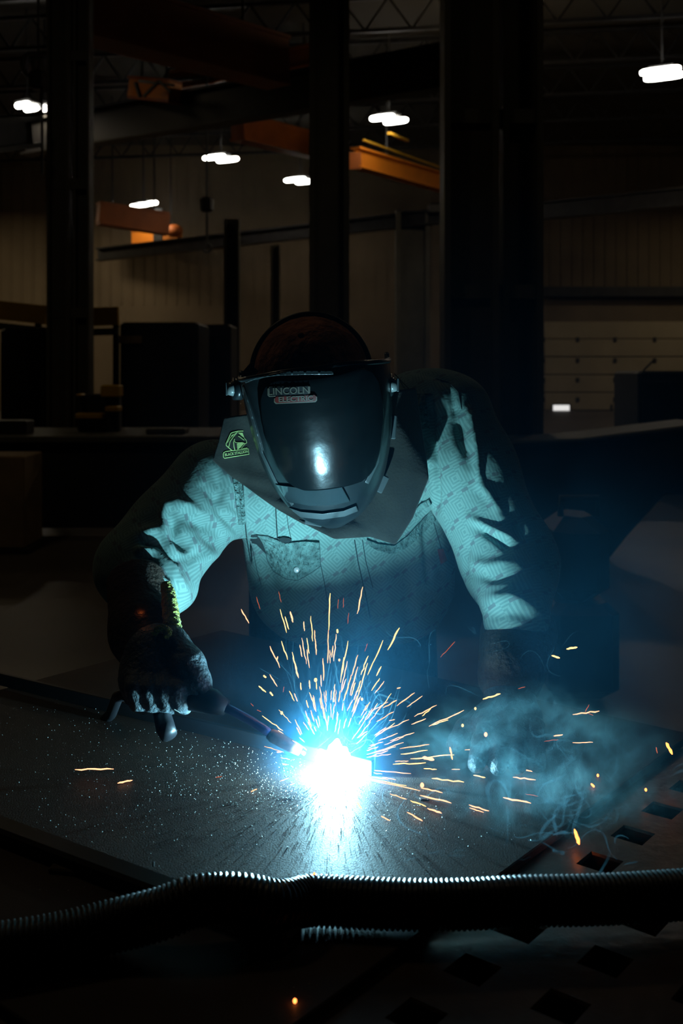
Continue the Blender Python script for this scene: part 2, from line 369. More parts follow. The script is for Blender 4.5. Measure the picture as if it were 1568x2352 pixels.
# tables in the back
def bench(x0, x1, Y, top, dp, label, name='steel_workbench'):
    a, b = P(x0, 0, Y).x, P(x1, 0, Y).x; r = empty(name, ((a+b)/2, Y, 0), label, 'workbench')
    MB().box(((a+b)/2, Y+dp/2, top-.03), (b-a, dp, .06), bev=.01).build('bench_top', M['colsteel'], r)
    MB().box(((a+b)/2, Y+.1, (top-.06)/2+.03), (b-a-.04, .06, top-.12)).build('front_panel', M['cabinet'], r)
    for x in (a+.1, b-.1):
        for yy in (Y+.1, Y+dp-.1): MB().box((x, yy, (top-.06)/2), (.09, .09, top-.06)).build('leg', M['darksteel'], r)
bench(-60, 520, 9.0, .86, 1.4, 'long dark steel workbench behind the welder on the left')
bench(960, 1120, 7.9, .90, .42, 'dark steel workbench just behind the welder\'s left shoulder')
def hopper():
    Y = 7.6; f = [P(1165, 1018, Y), P(1330, 1012, Y), P(1640, 975, Y), P(1640, 1030, Y), P(1540, 1120, Y), P(1440, 1230, Y), P(1360, 1330, Y), P(1165, 1350, Y)]
    v = f+[p+Vector((0, .85, 0)) for p in f]; n = len(f)
    fs = [list(range(n-1, -1, -1)), list(range(n, 2*n))]+[[i, (i+1) % n, n+(i+1) % n, n+i] for i in range(n)]
    r = empty('steel_hopper', (P(1400, 0, Y).x, Y, 0), 'large dark steel bin with sloping side behind the welder on the right', 'bin')
    mesh('bin_body', v, fs, M['cabinet'], r)
    MB().tube([p+Vector((0, -.02, 0)) for p in f[:3]], .02, 8).build('rim', M['colsteel'], r)
    for x in (1200, 1340):
        q = P(x, 1300, Y+.4); MB().box((q.x, Y+.4, q.z/2), (.1, .1, max(q.z, .05))).build('leg', M['darksteel'], r)
hopper()
r = sett(MB().box(P(20, 1145, 8.4)+Vector((-.1, 0, 0)), (.6, .5, .72), bev=.01).build('cardboard_carton', M['crate']), 'tan carton standing in front of the long bench at the left edge', 'box')
q = P(20, 0, 8.4); r.location.z = 0
MB().box((q.x-.1, 8.4, .02), (.7, .6, .04)).build('shelf_board', M['darksteel'])
C.objects['shelf_board'].name = 'floor_pallet'; sett(C.objects['floor_pallet'], 'low dark pallet on the floor under the tan carton', 'pallet')
# clutter on bench
for (x, y, w_, h_, lab, nm, cat, mt) in ((25, 975, .35, .12, 'small dark lump of steel on the bench at the left edge', 'steel_offcut', 'offcut', 'darksteel'),
                                 (385, 985, .35, .05, 'flat grey plate on the bench right of the yellow blocks', 'steel_plate', 'plate', 'colsteel'),
                                 (1100, 985, .4, .05, 'flat grey plate on the bench behind the left shoulder', 'steel_plate', 'plate', 'colsteel'),):
    Yc = 9.4 if x < 900 else 8.5
    top = .86 if x < 900 else .90
    sett(MB().box((P(x, 0, Yc).x, Yc, top+h_/2), (w_, .25, h_), bev=.01).build(nm, M[mt]), lab, cat)
# welding power source on the floor to the right
r = empty('wire_feeder', (P(1318, 0, 4.6).x, 4.6, 0), 'dark rounded wire feeder cart on the floor behind the left arm', 'machine')
MB().box((P(1318, 0, 4.6).x, 4.6, .62), (.24, .4, .36), bev=.06).build('body', M['black'], r)
MB().box((P(1318, 0, 4.6).x, 4.6, .24), (.30, .45, .40), bev=.04).build('cart_base', M['darksteel'], r)
MB().tube([(P(1318, 0, 4.6).x-.08, 4.5, .80), (P(1318, 0, 4.6).x-.08, 4.5, .88), (P(1318, 0, 4.6).x+.08, 4.5, .88), (P(1318, 0, 4.6).x+.08, 4.5, .80)], .015).build('handle', M['colsteel'], r, True)
# ------------------------------------------------------------------ welding table, plate, bars, hose
TZ = 0.85                                         # top of the work plate
U = Vector((math.cos(math.radians(51)), math.sin(math.radians(51)), 0)); V = Vector((-U.y, U.x, 0))
R0 = Vector((0.2555, 1.2937, 0))
def UV(u, v, z=TZ): p = R0+U*u+V*v; p.z = z; return p
M['platen'] = mat('worn_cast_iron', (.15, .10, .07), .42, metal=.55, var=.5, vscale=9, bump=.12, bscale=60)
M['plate'] = None
def plate_mat():
    m = bpy.data.materials.new('mill_scale_plate'); m.use_nodes = True; nt = m.node_tree; n = nt.nodes; b = n['Principled BSDF']; L = nt.links.new
    tc = n.new('ShaderNodeTexCoord'); mp = n.new('ShaderNodeMapping'); mp.inputs['Scale'].default_value = (3, 3, 3)
    L(tc.outputs['Object'], mp.inputs['Vector'])
    a = n.new('ShaderNodeTexNoise'); a.inputs['Scale'].default_value = 2.2; a.inputs['Detail'].default_value = 8; L(mp.outputs[0], a.inputs['Vector'])
    cr = n.new('ShaderNodeValToRGB'); cr.color_ramp.elements[0].position = .3; cr.color_ramp.elements[0].color = (.044, .034, .032, 1)
    cr.color_ramp.elements[1].position = .7; cr.color_ramp.elements[1].color = (.092, .062, .048, 1); L(a.outputs['Fac'], cr.inputs['Fac']); L(cr.outputs[0], b.inputs['Base Color'])
    s = n.new('ShaderNodeTexNoise'); s.inputs['Scale'].default_value = 160; s.inputs['Detail'].default_value = 3; L(mp.outputs[0], s.inputs['Vector'])
    mr = n.new('ShaderNodeMapRange'); mr.inputs[3].default_value = .52; mr.inputs[4].default_value = .7; b.inputs['Specular IOR Level'].default_value = .22; L(a.outputs['Fac'], mr.inputs[0]); L(mr.outputs[0], b.inputs['Roughness'])
    bp = n.new('ShaderNodeBump'); bp.inputs['Strength'].default_value = .25; bp.inputs['Distance'].default_value = .002; L(s.outputs['Fac'], bp.inputs['Height']); L(bp.outputs[0], b.inputs['Normal'])
    b.inputs['Metallic'].default_value = .15; return m
M['plate'] = plate_mat()
def build_table():
    r = empty('welding_table', (R0.x, R0.y, 0), 'cast iron welding table with rows of square holes under the work plate', 'table')
    pt = .096; hs = .021; zt = TZ-.012; an = Vector((0.2643, 1.0466, 0)); m = MB()
    ua = (an-R0).dot(U); va = (an-R0).dot(V)
    for i in range(-6, 9):
        for j in range(-9, 8):
            cu, cv = ua+i*pt, va+j*pt
            if cu < -.72 or cu > .44 or cv > .62 or cv < -.85: continue
            o4 = [UV(cu+a*pt/2, cv+b*pt/2, zt) for a, b in ((-1, -1), (1, -1), (1, 1), (-1, 1))]
            i4 = [UV(cu+a*hs, cv+b*hs, zt) for a, b in ((-1, -1), (1, -1), (1, 1), (-1, 1))]
            e4 = [UV(cu+a*(hs-.002), cv+b*(hs-.002), zt-.003) for a, b in ((-1, -1), (1, -1), (1, 1), (-1, 1))]
            d4 = [p-Vector((0, 0, .10)) for p in e4]; b4 = [p-Vector((0, 0, .10)) for p in o4]
            m.add(o4+i4+e4+d4+b4, [[k, (k+1) % 4, 4+(k+1) % 4, 4+k] for k in range(4)]+[[4+k, 4+(k+1) % 4, 8+(k+1) % 4, 8+k] for k in range(4)]+[[8+k, 8+(k+1) % 4, 12+(k+1) % 4, 12+k] for k in range(4)]+[[12+k, 12+(k+1) % 4, 16+(k+1) % 4, 16+k] for k in range(4)])
    m.build('tabletop', M['platen'], r)
    for (a, b) in ((-.55, -.55), (.35, -.55), (-.55, .5), (.35, .5)):
        p = UV(a, b, (TZ-.112)/2); MB().box(p, (.1, .1, TZ-.112), Matrix.Rotation(math.radians(51), 3, 'Z'), .01).build('leg', M['darksteel'], r)
    MB().bar(UV(-.55, -.55, .3), UV(.35, -.55, .3), .06, .08).build('stretcher', M['darksteel'], r)
    MB().bar(UV(-.55, .5, .3), UV(.35, .5, .3), .06, .08).build('stretcher', M['darksteel'], r)
build_table()
m = MB(); R51 = Matrix.Rotation(math.radians(51), 3, 'Z')
m.box(UV(-.07, .53, TZ-.006), (1.10, 1.06, .012), R51, .0015)
sett(m.build('work_plate', M['plate']), 'broad dark steel plate lying on the table under the arc', 'steel plate')
# the bar being welded along the joint, and the loose bar nearer the camera
a = P(-60, 1562, 1.0); a = P(-60, 1558, Yz(1558, TZ)); b = Vector((-.010, 1.530, TZ)); e = (b-a).normalized(); b2 = b+e*.066
c0 = (a+b2)/2
sett(MB().bar(a+Vector((0, 0, .011)), b2+Vector((0, 0, .011)), .008, .022, bev=.001).build('upright_bar', M['black']), 'dark flat bar standing on edge behind the arc, being welded to the plate', 'steel bar')
a = P(-60, 1901, Yz(1901, TZ)); b = P(676, 2182, Yz(2182, TZ))
sett(MB().bar(a+Vector((0, 0, .010)), b+Vector((0, 0, .010)), .032, .020, bev=.004).build('loose_bar', M['darksteel']), 'dark steel bar lying under the ribbed hose at the lower left', 'steel bar')
# small scraps
for (x, y, lab, nm, s) in ((150, 2000, 'small rusty steel scrap on the plate below the dark bar at lower left', 'steel_scrap', (.035, .02, .006)),
                        (975, 1838, 'tiny dark double-headed pin lying on the plate right of the arc', 'steel_pin', (.010, .002, .0015)),
                        (352, 2032, 'tiny bright stub of wire on the dark bar beside the hose', 'wire_stub', (.002, .002, .006))):
    q = P(x, y, Yz(y, TZ)); q.z = TZ+s[2]/2+(.020 if 'stub' in nm else 0); m = MB().box(q, s, Matrix.Rotation(-.2, 3, 'Z'), min(s)*.3)
    if 'pin' in nm:
        for sg in (-1, 1): m.box(q+Vector((sg*s[0]/2, 0, 0)), (.002, .005, .002))
    sett(m.build(nm, M['platen'] if nm == 'steel_scrap' else M['darksteel']), lab, 'scrap')

def build_hose():
    px = [(-90, 2196, 0), (0, 2182, 0), (130, 2160, 0), (260, 2127, .004), (370, 2098, .014), (440, 2072, .022), (500, 2065, .022), (560, 2067, .020), (630, 2080, .012), (700, 2069, .002), (768, 2071, 0),
          (900, 2077, 0), (1000, 2078, 0), (1100, 2075, 0), (1200, 2069, 0), (1330, 2067, .0), (1450, 2062, .0), (1568, 2054, 0), (1700, 2046, 0)]
    r0 = .0252; pts = []
    for x, y, dz in px:
        z = TZ+r0-.0023+dz; Y = Yz(y, z); pts.append(P(x, y, Y))
    # Catmull-Rom resample
    out = []
    for i in range(len(pts)-1):
        p0, p1, p2, p3 = pts[max(i-1, 0)], pts[i], pts[i+1], pts[min(i+2, len(pts)-1)]
        for k in range(24):
            t = k/24; out.append(.5*((2*p1)+(p2-p0)*t+(2*p0-5*p1+4*p2-p3)*t*t+(3*p1-p0-3*p2+p3)*t*t*t))
    out.append(pts[-1]); A = np.array([list(p) for p in out]); d = np.r_[0, np.cumsum(np.linalg.norm(np.diff(A, axis=0), axis=1))]
    pitch = .0056; n = int(d[-1]/pitch*8); s = np.linspace(0, d[-1], n); Q = np.stack([np.interp(s, d, A[:, k]) for k in range(3)], 1)
    ker = np.hanning(31); ker /= ker.sum(); Qp = np.pad(Q, ((15, 15), (0, 0)), 'edge'); Q = np.stack([np.convolve(Qp[:, k], ker, 'valid') for k in range(3)], 1)
    T = np.gradient(Q, axis=0); T /= np.linalg.norm(T, axis=1)[:, None]
    up = np.array([0, 0, 1.]); N = up-T*(T@up)[:, None]; N /= np.linalg.norm(N, axis=1)[:, None]; B = np.cross(T, N); K = 40
    ph = 2*PI*np.arange(K)/K
    prof = np.abs(np.sin(PI*s[:, None]/pitch+ph[None, :]*.5))                # shallow helix
    rad = r0-.0028+.0030*prof**.8
    v = Q[:, None, :]+rad[:, :, None]*(N[:, None, :]*np.cos(ph)[None, :, None]+B[:, None, :]*np.sin(ph)[None, :, None])
    v[:, :, 2] = np.maximum(v[:, :, 2], TZ+.0002)
    i = np.arange(n-1)[:, None]*K; k = np.arange(K)[None, :]; k2 = (k+1) % K
    f = np.stack([i+k, i+k2, i+K+k2, i+K+k], -1).reshape(-1, 4)
    M['hose'] = mat('black_ribbed_plastic', (.016, .018, .020), .33, spec=.6, bump=.1, bscale=300)
    o = mesh('ribbed_hose', v.reshape(-1, 3), f.tolist(), M['hose'], None, True)
    sett(o, 'thick black ribbed hose lying across the table in the foreground', 'hose')
build_hose()
# spatter and dust on the plate: nobody could count it
def build_dust():
    m = MB(); tet = [(1, 1, 1), (1, -1, -1), (-1, 1, -1), (-1, -1, 1)]
    N = 0
    while N < 3200:
        if rnd.random() < .8: rr = abs(rnd.gauss(0, .20)); an = rnd.uniform(0, 2*PI); p = Vector((ARC.x+rr*math.cos(an)-.06, ARC.y+rr*math.sin(an)-.08, TZ))
        else: p = UV(rnd.uniform(-.45, .05), rnd.uniform(.02, .95), TZ)
        q = p-R0; u, v = q.dot(U), q.dot(V)
        if not (-.6 < u < .02 and .01 < v < 1.0): continue
        s = rnd.choice((.0002, .00025, .0003, .00035, .0005)); a = rnd.uniform(0, 6)
        R = Matrix.Rotation(a, 3, 'Z') @ Matrix.Rotation(a*3, 3, 'X')
        m.add([p+Vector((0, 0, s*.6))+(R @ Vector(t))*s for t in tet], [[0, 1, 2], [0, 3, 1], [0, 2, 3], [1, 3, 2]]); N += 1
    M['dust'] = mat('grinding_dust', (.55, .58, .55), .5)
    sett(m.build('grinding_dust', M['dust']), 'fine bright grinding dust and spatter scattered over the plate', 'dust', None, 'stuff')
build_dust()
# ------------------------------------------------------------------ welding torch and the arc
def build_torch():
    r = empty('welding_torch', P(480, 1607, 1.515), 'welding torch held in the right glove, curved neck and copper nozzle at the arc', 'welding torch')
    M['rubber'] = mat('black_rubber', (.014, .014, .018), .45); M['copper'] = mat('sooty_copper', (.42, .20, .12), .35, metal=.8, var=.5, vscale=60)
    M['chrome_blue'] = mat('heat_blued_steel', (.20, .20, .42), .28, metal=.85)
    h = [P(300, 1592, 1.57), P(360, 1596, 1.55), (P(430, 1598, 1.53)), P(490, 1612, 1.515), P(520, 1626, 1.51)]
    MB().tube(h, .02, 16, rs=[.018, .020, .020, .018, .012]).build('handle', M['rubber'], r, True)
    g = [P(505, 1619, 1.512), P(540, 1636, 1.508), P(575, 1655, 1.504), P(605, 1674, 1.502), P(625, 1688, 1.5)]
    MB().tube(g, .0065, 14).build('gooseneck', M['chrome_blue'], r, True)
    nz = [P(618, 1684, 1.5), P(626, 1690, 1.5), P(668, 1713, 1.5), P(690, 1725, 1.5)]
    MB().tube(nz, .01, 18, rs=[.0078, .0095, .0092, .0072]).build('nozzle', M['copper'], r, True)
    MB().tube([P(685, 1722, 1.5), P(700, 1732, 1.5)], .003, 10).build('contact_tip', M['copper'], r, True)
    MB().tube([P(372, 1600, 1.545), P(372, 1640, 1.53), P(380, 1672, 1.51), P(388, 1690, 1.50)], .013, 14, rs=[.010, .013, .014, .0125]).build('cable_boot', M['rubber'], r, True)
    MB().tube([P(300, 1592, 1.57), P(270, 1600, 1.62), P(255, 1640, 1.72), P(225, 1668, 1.77), P(120, 1640, 1.9), P(-20, 1600, 2.02)], .009, 12).build('torch_cable', M['rubber'], r, True)
    t = [P(400, 1630, 1.478), P(413, 1638, 1.478), P(400, 1644, 1.478)]; tb = [p+Vector((0, .003, 0)) for p in t]
    mesh('tag', t+tb, [[0, 1, 2], [5, 4, 3], [0, 3, 4, 1], [1, 4, 5, 2], [2, 5, 3, 0]], mat('pale_tag', (.45, .5, .45), .6), r)
build_torch()
def arc_ball():
    m = MB(); m.ball(ARC+Vector((0, 0, .006)), (.028, .024, .032), 40, 26)
    v = np.array(m.v); c = np.array(ARC); d = v-c
    a = np.arctan2(d[:, 2], d[:, 0]); k = 1+.10*np.sin(5*a+1)+.08*np.sin(9*a)+.05*np.sin(17*a+2)
    v = c+d*k[:, None]; v[:, 2] = np.maximum(v[:, 2], TZ+.0008)
    M['arc'] = emit('arc_plasma', (.80, .93, 1.0), 9.0, True)
    sett(mesh('welding_arc', v, m.f, M['arc'], None, True), 'blinding blue-white welding arc on the steel plate', 'welding arc')
arc_ball()
# ------------------------------------------------------------------ implicit surfaces (used for cloth, body, gloves)
def cone_sdf(X, a, b, ra, rb, sy=1.0):
    a = np.array(a, float); b = np.array(b, float); s = np.array([1, sy, 1.])
    Xs = [X[i]*s[i] for i in range(3)]; A = a*s; Bv = b*s-A; L = float(Bv@Bv)+1e-12
    t = np.clip(sum((Xs[i]-A[i])*Bv[i] for i in range(3))/L, 0, 1)
    d = np.sqrt(sum((Xs[i]-A[i]-t*Bv[i])**2 for i in range(3)))
    return d-(ra+(rb-ra)*t)
def smin(a, b, k):
    h = np.clip(.5+.5*(b-a)/k, 0, 1); return b+(a-b)*h-k*h*(1-h)
def field(X, prims, k):
    f = None
    for p in prims:
        d = cone_sdf(X, *p); f = d if f is None else smin(f, d, k)
    return f
def nets(fn, lo, hi, h):
    ax = [np.arange(lo[i], hi[i]+h, h, dtype=np.float32) for i in range(3)]
    X = np.meshgrid(*ax, indexing='ij', sparse=True); f = fn(X).astype(np.float32)
    f = np.broadcast_to(f, tuple(len(a) for a in ax)); s = f < 0
    nx, ny, nz = f.shape; c = np.zeros((nx-1, ny-1, nz-1), np.int8)
    for i in (0, 1):
        for j in (0, 1):
            for k in (0, 1): c += s[i:nx-1+i, j:ny-1+j, k:nz-1+k]
    act = np.argwhere((c > 0) & (c < 8)); idx = -np.ones(c.shape, np.int64); idx[tuple(act.T)] = np.arange(len(act))
    P0 = np.zeros((len(act), 3)); cnt = np.zeros(len(act)); cor = [(i, j, k) for i in (0, 1) for j in (0, 1) for k in (0, 1)]
    for a in cor:
        for b in cor:
            if sum(b)-sum(a) == 1 and sum(abs(x-y) for x, y in zip(a, b)) == 1:
                fa = f[tuple((act+a).T)]; fb = f[tuple((act+b).T)]; mk = (fa < 0) != (fb < 0)
                t = np.where(mk, fa/np.where(mk, fa-fb, 1), 0)
                q = act+np.array(a)+t[:, None]*(np.array(b)-np.array(a)); P0[mk] += q[mk]; cnt[mk] += 1
    P0 = P0/cnt[:, None]*h+np.array([a[0] for a in ax]); F = []
    for d in range(3):
        e = [0, 0, 0]; e[d] = 1; o1 = [(1, 2), (2, 0), (0, 1)][d]
        sl = [slice(1, n-1) for n in f.shape]; sl[d] = slice(0, f.shape[d]-1); sh = list(sl); sh[d] = slice(1, f.shape[d])
        A = s[tuple(sl)]; Bq = s[tuple(sh)]; ch = np.argwhere(A != Bq)
        if not len(ch): continue
        sg = A[tuple(ch.T)]; base = ch.copy()
        for i in range(3):
            if i != d: base[:, i] += 1
        u = np.zeros(3, int); v = np.zeros(3, int); u[o1[0]] = 1; v[o1[1]] = 1
        q = np.stack([idx[tuple((base-u-v).T)], idx[tuple((base-v).T)], idx[tuple(base.T)], idx[tuple((base-u).T)]], 1)
        q[~sg] = q[~sg][:, ::-1]; F.append(q)
    return P0, np.concatenate(F)
def vnormals(v, f):
    n = np.zeros_like(v); fn = np.cross(v[f[:, 2]]-v[f[:, 0]], v[f[:, 3]]-v[f[:, 1]])
    for k in range(4): np.add.at(n, f[:, k], fn)
    return n/(np.linalg.norm(n, axis=1)[:, None]+1e-12)
def relax(v, f, it=2, lam=.5):
    e = np.concatenate([f[:, [0, 1]], f[:, [1, 2]], f[:, [2, 3]], f[:, [3, 0]]])
    for _ in range(it):
        s = np.zeros_like(v); c = np.zeros(len(v))
        np.add.at(s, e[:, 0], v[e[:, 1]]); np.add.at(s, e[:, 1], v[e[:, 0]]); np.add.at(c, e[:, 0], 1); np.add.at(c, e[:, 1], 1)
        v = v*(1-lam)+lam*s/c[:, None]
    return v
def topix(v): return np.stack([784+FPX*v[:, 0]/v[:, 1], HOR-(v[:, 2]-CAMZ)*FPX/v[:, 1]], 1)
def segdist(p, a, b):
    a = np.array(a, float); b = np.array(b, float); d = b-a; t = np.clip(((p-a)@d)/(d@d+1e-9), 0, 1)
    return np.linalg.norm(p-a-t[:, None]*d, axis=1), t
def folds(v, f, lst):                         # cloth folds: ridges (+) and creases (-) along lines, in millimetres
    nr = vnormals(v, f); view = v-np.array([0, 0, CAMZ]); view /= np.linalg.norm(view, axis=1)[:, None]
    w = np.clip(-(nr*view).sum(1)*2+.3, 0, 1); px = topix(v); off = np.zeros(len(v))
    for pts, wd, h in lst:
        D = np.full(len(v), 1e9); 
        for i in range(len(pts)-1):
            d, t = segdist(px, pts[i], pts[i+1]); D = np.minimum(D, d)
        e0 = np.minimum(np.linalg.norm(px-np.array(pts[0]), axis=1), np.linalg.norm(px-np.array(pts[-1]), axis=1))
        off += h*.00125*np.exp(-(D/wd)**2)*np.clip(.35+e0/(3*wd+1), 0, 1)
    return v+nr*(off*w)[:, None]
def vnoise(v, sc, seed):
    r = np.random.default_rng(seed); o = np.zeros(len(v))
    for k in range(7):
        d = r.normal(size=3); d /= np.linalg.norm(d); o += np.sin((v@d)*sc*r.uniform(.6, 1.7)+r.uniform(0, 6.3))
    return o/7

man = empty('person', (0, 2.35, 0), 'person bent over the plate welding, in a hooded helmet, patterned work shirt and leather gloves', 'person')

# ---- skeleton of the pose
SR, ER, WR = (-.235, 1.93, 1.215), (-.350, 1.835, 1.085), (-.268, 1.60, 1.005)     # his right arm (left in the photo)
SL, EL, WL = (.195, 2.00, 1.335), (.300, 1.855, 1.085), (.268, 1.68, .965)         # his left arm
body_prims = [((-.02, 1.80, 1.40), (-.03, 1.84, 1.43), .070, .076), ((-.03, 1.74, 1.33), (-.03, 1.78, 1.36), .05, .055), ((-.02, 1.84, 1.36), (0, 1.97, 1.30), .055, .065),
    ((-.17, 1.97, 1.21), (.12, 2.03, 1.30), .07, .07), ((0, 2.04, 1.25), (0, 2.2, 1.10), .13, .12), ((0, 2.2, 1.10), (0, 2.42, .98), .12, .14),
    (SR, ER, .055, .042), (ER, WR, .042, .028), (SL, EL, .055, .042), (EL, WL, .040, .026),
    ((-.09, 2.42, .93), (-.12, 2.36, .50), .095, .06), ((-.12, 2.36, .50), (-.13, 2.45, .10), .058, .038), ((-.13, 2.45, .07), (-.13, 2.27, .05), .04, .035),
    ((.09, 2.42, .93), (.14, 2.40, .50), .095, .06), ((.14, 2.40, .50), (.16, 2.50, .10), .058, .038), ((.16, 2.50, .07), (.17, 2.32, .05), .04, .035)]
hand_prims = []
for (W_, s) in ((WR, -1), (WL, 1)):                                      # hands with five fingers (inside the gloves)
    if s < 0: pc = tuple(P(395, 1560, 1.545)); body_prims.append((W_, pc, .022, .020)); tips = [(tuple(P(408-33*i, 1562, 1.548)), tuple(P(408-33*i, 1586, 1.520)), tuple(P(413-32*i, 1608, 1.522))) for i in range(4)]+[(tuple(P(430, 1520, 1.55)), tuple(P(462, 1572, 1.53)), tuple(P(476, 1596, 1.52)))]
    else: pc = (.262, 1.60, .895); body_prims.append((W_, pc, .028, .024)); tips = [((.235+.02*i, 1.57, .885), (.215+.022*i, 1.535, .885), (.205+.024*i, 1.50, .868)) for i in range(4)]+[((.22, 1.62, .89), (.19, 1.60, .875), (.175, 1.575, .868))]
    for a, b, c in tips: hand_prims += [(pc, a, .012, .009), (a, b, .008, .007), (b, c, .007, .006)]
M['skin'] = mat('skin', (.45, .26, .18), .5)
v, f = nets(lambda X: smin(field(X, body_prims, .02), field(X, hand_prims, .002), .004), (-.5, 1.40, 0), (.42, 2.62, 1.56), .0085)
o = mesh('body', v, f.tolist(), M['skin'], man, True)

# ---- trousers and boots
def clothes(name, prims, k, lo, hi, h, m, fn=None, post=None, it=2):
    F = (lambda X: field(X, prims, k)) if fn is None else fn
    v, f = nets(F, lo, hi, h); v = relax(v, f, it)
    if post: v = post(v, f)
    return v, f
M['denim'] = mat('dark_work_trousers', (.03, .035, .05), .9, bump=.3, bscale=120)
v, f = clothes('t', [((-.09, 2.42, .95), (-.12, 2.37, .52), .125, .09), ((-.12, 2.37, .52), (-.13, 2.46, .10), .088, .075), ((.09, 2.42, .95), (.14, 2.41, .52), .125, .09), ((.14, 2.41, .52), (.16, 2.51, .10), .088, .075), ((0, 2.43, .93), (0, 2.42, .98), .15, .16)], .04, (-.35, 2.2, .02), (.4, 2.68, 1.2), .012, M['denim'])
mesh('trousers', v, f.tolist(), M['denim'], man, True)
M['boot'] = mat('black_leather_boot', (.02, .016, .013), .5)
for x, y in ((-.13, 2.46), (.165, 2.51)):
    v, f = nets(lambda X: np.maximum(field(X, [((x, y, .10), (x, y-.20, .055), .065, .052), ((x, y, .22), (x, y, .08), .062, .06)], .02), -X[2]+.004), (x-.12, y-.32, -.02), (x+.12, y+.12, .32), .009)
    mesh('boot', v, f.tolist(), M['boot'], man, True)

# ---- shirt
shirt_prims = [((-.175, 1.965, 1.20), (.150, 2.03, 1.335), .085, .095), (SR, (-.300, 1.880, 1.140), .088, .080), ((-.300, 1.88, 1.14), ER, .080, .078), (ER, (-.322, 1.755, 1.06), .074, .058),
    ((-.300, 1.88, 1.135), (-.285, 1.80, 1.055), .055, .035),
    (SL, (.235, 1.945, 1.24), .096, .088), ((.235, 1.945, 1.24), EL, .088, .078), (EL, (.292, 1.745, 1.02), .078, .056),
    ((-.09, 2.05, 1.20), (.11, 2.07, 1.27), .125, .125), ((-.085, 2.055, 1.20), (-.07, 2.13, 1.0), .125, .12), ((.10, 2.07, 1.22), (.10, 2.14, 1.0), .13, .13),
    ((0, 2.09, 1.1), (0, 2.2, .96), .14, .15), ((0, 2.2, 1.2), (0, 2.42, 1.0), .13, .16), ((-.03, 1.96, 1.33), (-.02, 1.90, 1.37), .09, .07)]
def shirt_f(X):
    f = field(X, shirt_prims, .035)
    return np.maximum(f, .88-X[2])
SR_ = lambda *a: a
FOLD = [
 # right sleeve (left in photo)
 (((315, 1228), (345, 1222), (372, 1214)), 13, 9), (((378, 1160), (374, 1190), (380, 1225), (400, 1270)), 9, 8), (((392, 1180), (402, 1235), (430, 1270)), 14, -13),
 (((410, 1150), (440, 1165), (475, 1195)), 10, 8), (((430, 1185), (470, 1205), (500, 1240)), 18, -17), (((460, 1225), (500, 1262), (520, 1258)), 10, -6), (((395, 1262), (430, 1275), (452, 1250)), 9, 5),
 (((318, 1262), (355, 1270), (395, 1305), (415, 1345)), 6, 9), (((325, 1245), (365, 1250), (405, 1290)), 5, -8), (((318, 1280), (350, 1290), (388, 1325)), 5, -9),
 (((320, 1298), (352, 1308), (385, 1345)), 6, 6), (((335, 1328), (365, 1342), (382, 1358)), 5, -5), (((300, 1340), (340, 1350)), 5, 4),
 (((515, 1078), (528, 1110), (535, 1150)), 9, 6), (((495, 1090), (508, 1130), (500, 1160)), 9, -6), (((470, 1120), (492, 1150), (498, 1165)), 8, -5),
 (((500, 1175), (540, 1215), (570, 1258)), 7, -6), (((512, 1165), (560, 1200)), 9, 4), (((440, 1300), (470, 1280), (520, 1265)), 12, 4),
 (((400, 1320), (412, 1360), (405, 1390)), 5, -5), (((420, 1330), (432, 1370)), 8, 4),
 # armhole seam and creases of the chest
 (((552, 1100), (558, 1180), (563, 1230), (573, 1290)), 4, -7), (((545, 1100), (548, 1180)), 7, 4), (((632, 1140), (637, 1238)), 3.5, -5), (((655, 1150), (662, 1240)), 4, 2),
 (((700, 1225), (745, 1240)), 14, -6), (((610, 1290), (650, 1400), (660, 1500)), 16, -5), (((690, 1345), (700, 1480)), 22, 5), (((815, 1270), (835, 1420)), 7, -4), (((880, 1290), (905, 1450)), 20, 5),
 (((975, 1210), (985, 1330)), 8, -8), (((1005, 1210), (1030, 1330)), 14, 5), (((935, 1300), (950, 1500)), 18, -5), (((760, 1330), (770, 1500)), 20, -3),
 # left sleeve (right in photo)
 (((965, 915), (972, 980), (968, 1030), (985, 1060)), 9, 9), (((992, 930), (996, 1010), (1003, 1100), (1002, 1170)), 6, -9), (((1010, 900), (1012, 960)), 9, 5),
 (((1075, 940), (1088, 1000), (1095, 1070), (1100, 1110)), 8, 9), (((1050, 950), (1062, 1010), (1080, 1060)), 14, -8),
 (((1100, 1110), (1125, 1140), (1150, 1180)), 10, 6), (((1080, 1190), (1130, 1215), (1185, 1240)), 8, 6), (((1100, 1215), (1140, 1240), (1170, 1262)), 7, -8), (((1150, 1150), (1180, 1200), (1200, 1260)), 18, -3),
 (((1078, 1290), (1120, 1300), (1180, 1290)), 12, 5), (((1085, 1320), (1130, 1330), (1190, 1320)), 10, -5), (((1075, 1245), (1068, 1330)), 6, -4), (((1110, 1380), (1170, 1370), (1220, 1385)), 14, 5), (((1110, 1420), (1170, 1410), (1230, 1420)), 12, -5), (((1118, 1470), (1200, 1462)), 8, 5),
 (((925, 845), (990, 862), (1040, 880)), 7, -3), (((1010, 865), (1035, 900), (1045, 950)), 5, -4)]
def post_shirt(v, f):
    nr = vnormals(v, f); v = v+nr*(vnoise(v, 38, 3)*.004+vnoise(v*np.array([1, 1, .5]), 90, 4)*.0016)[:, None]
    v = folds(v, f, FOLD); v = relax(v, f, 1, .3); return v
sv, sf = clothes('s', None, 0, (-.47, 1.66, .86), (.44, 2.62, 1.47), .0048, None, fn=shirt_f, post=post_shirt)
sv_ok = sv
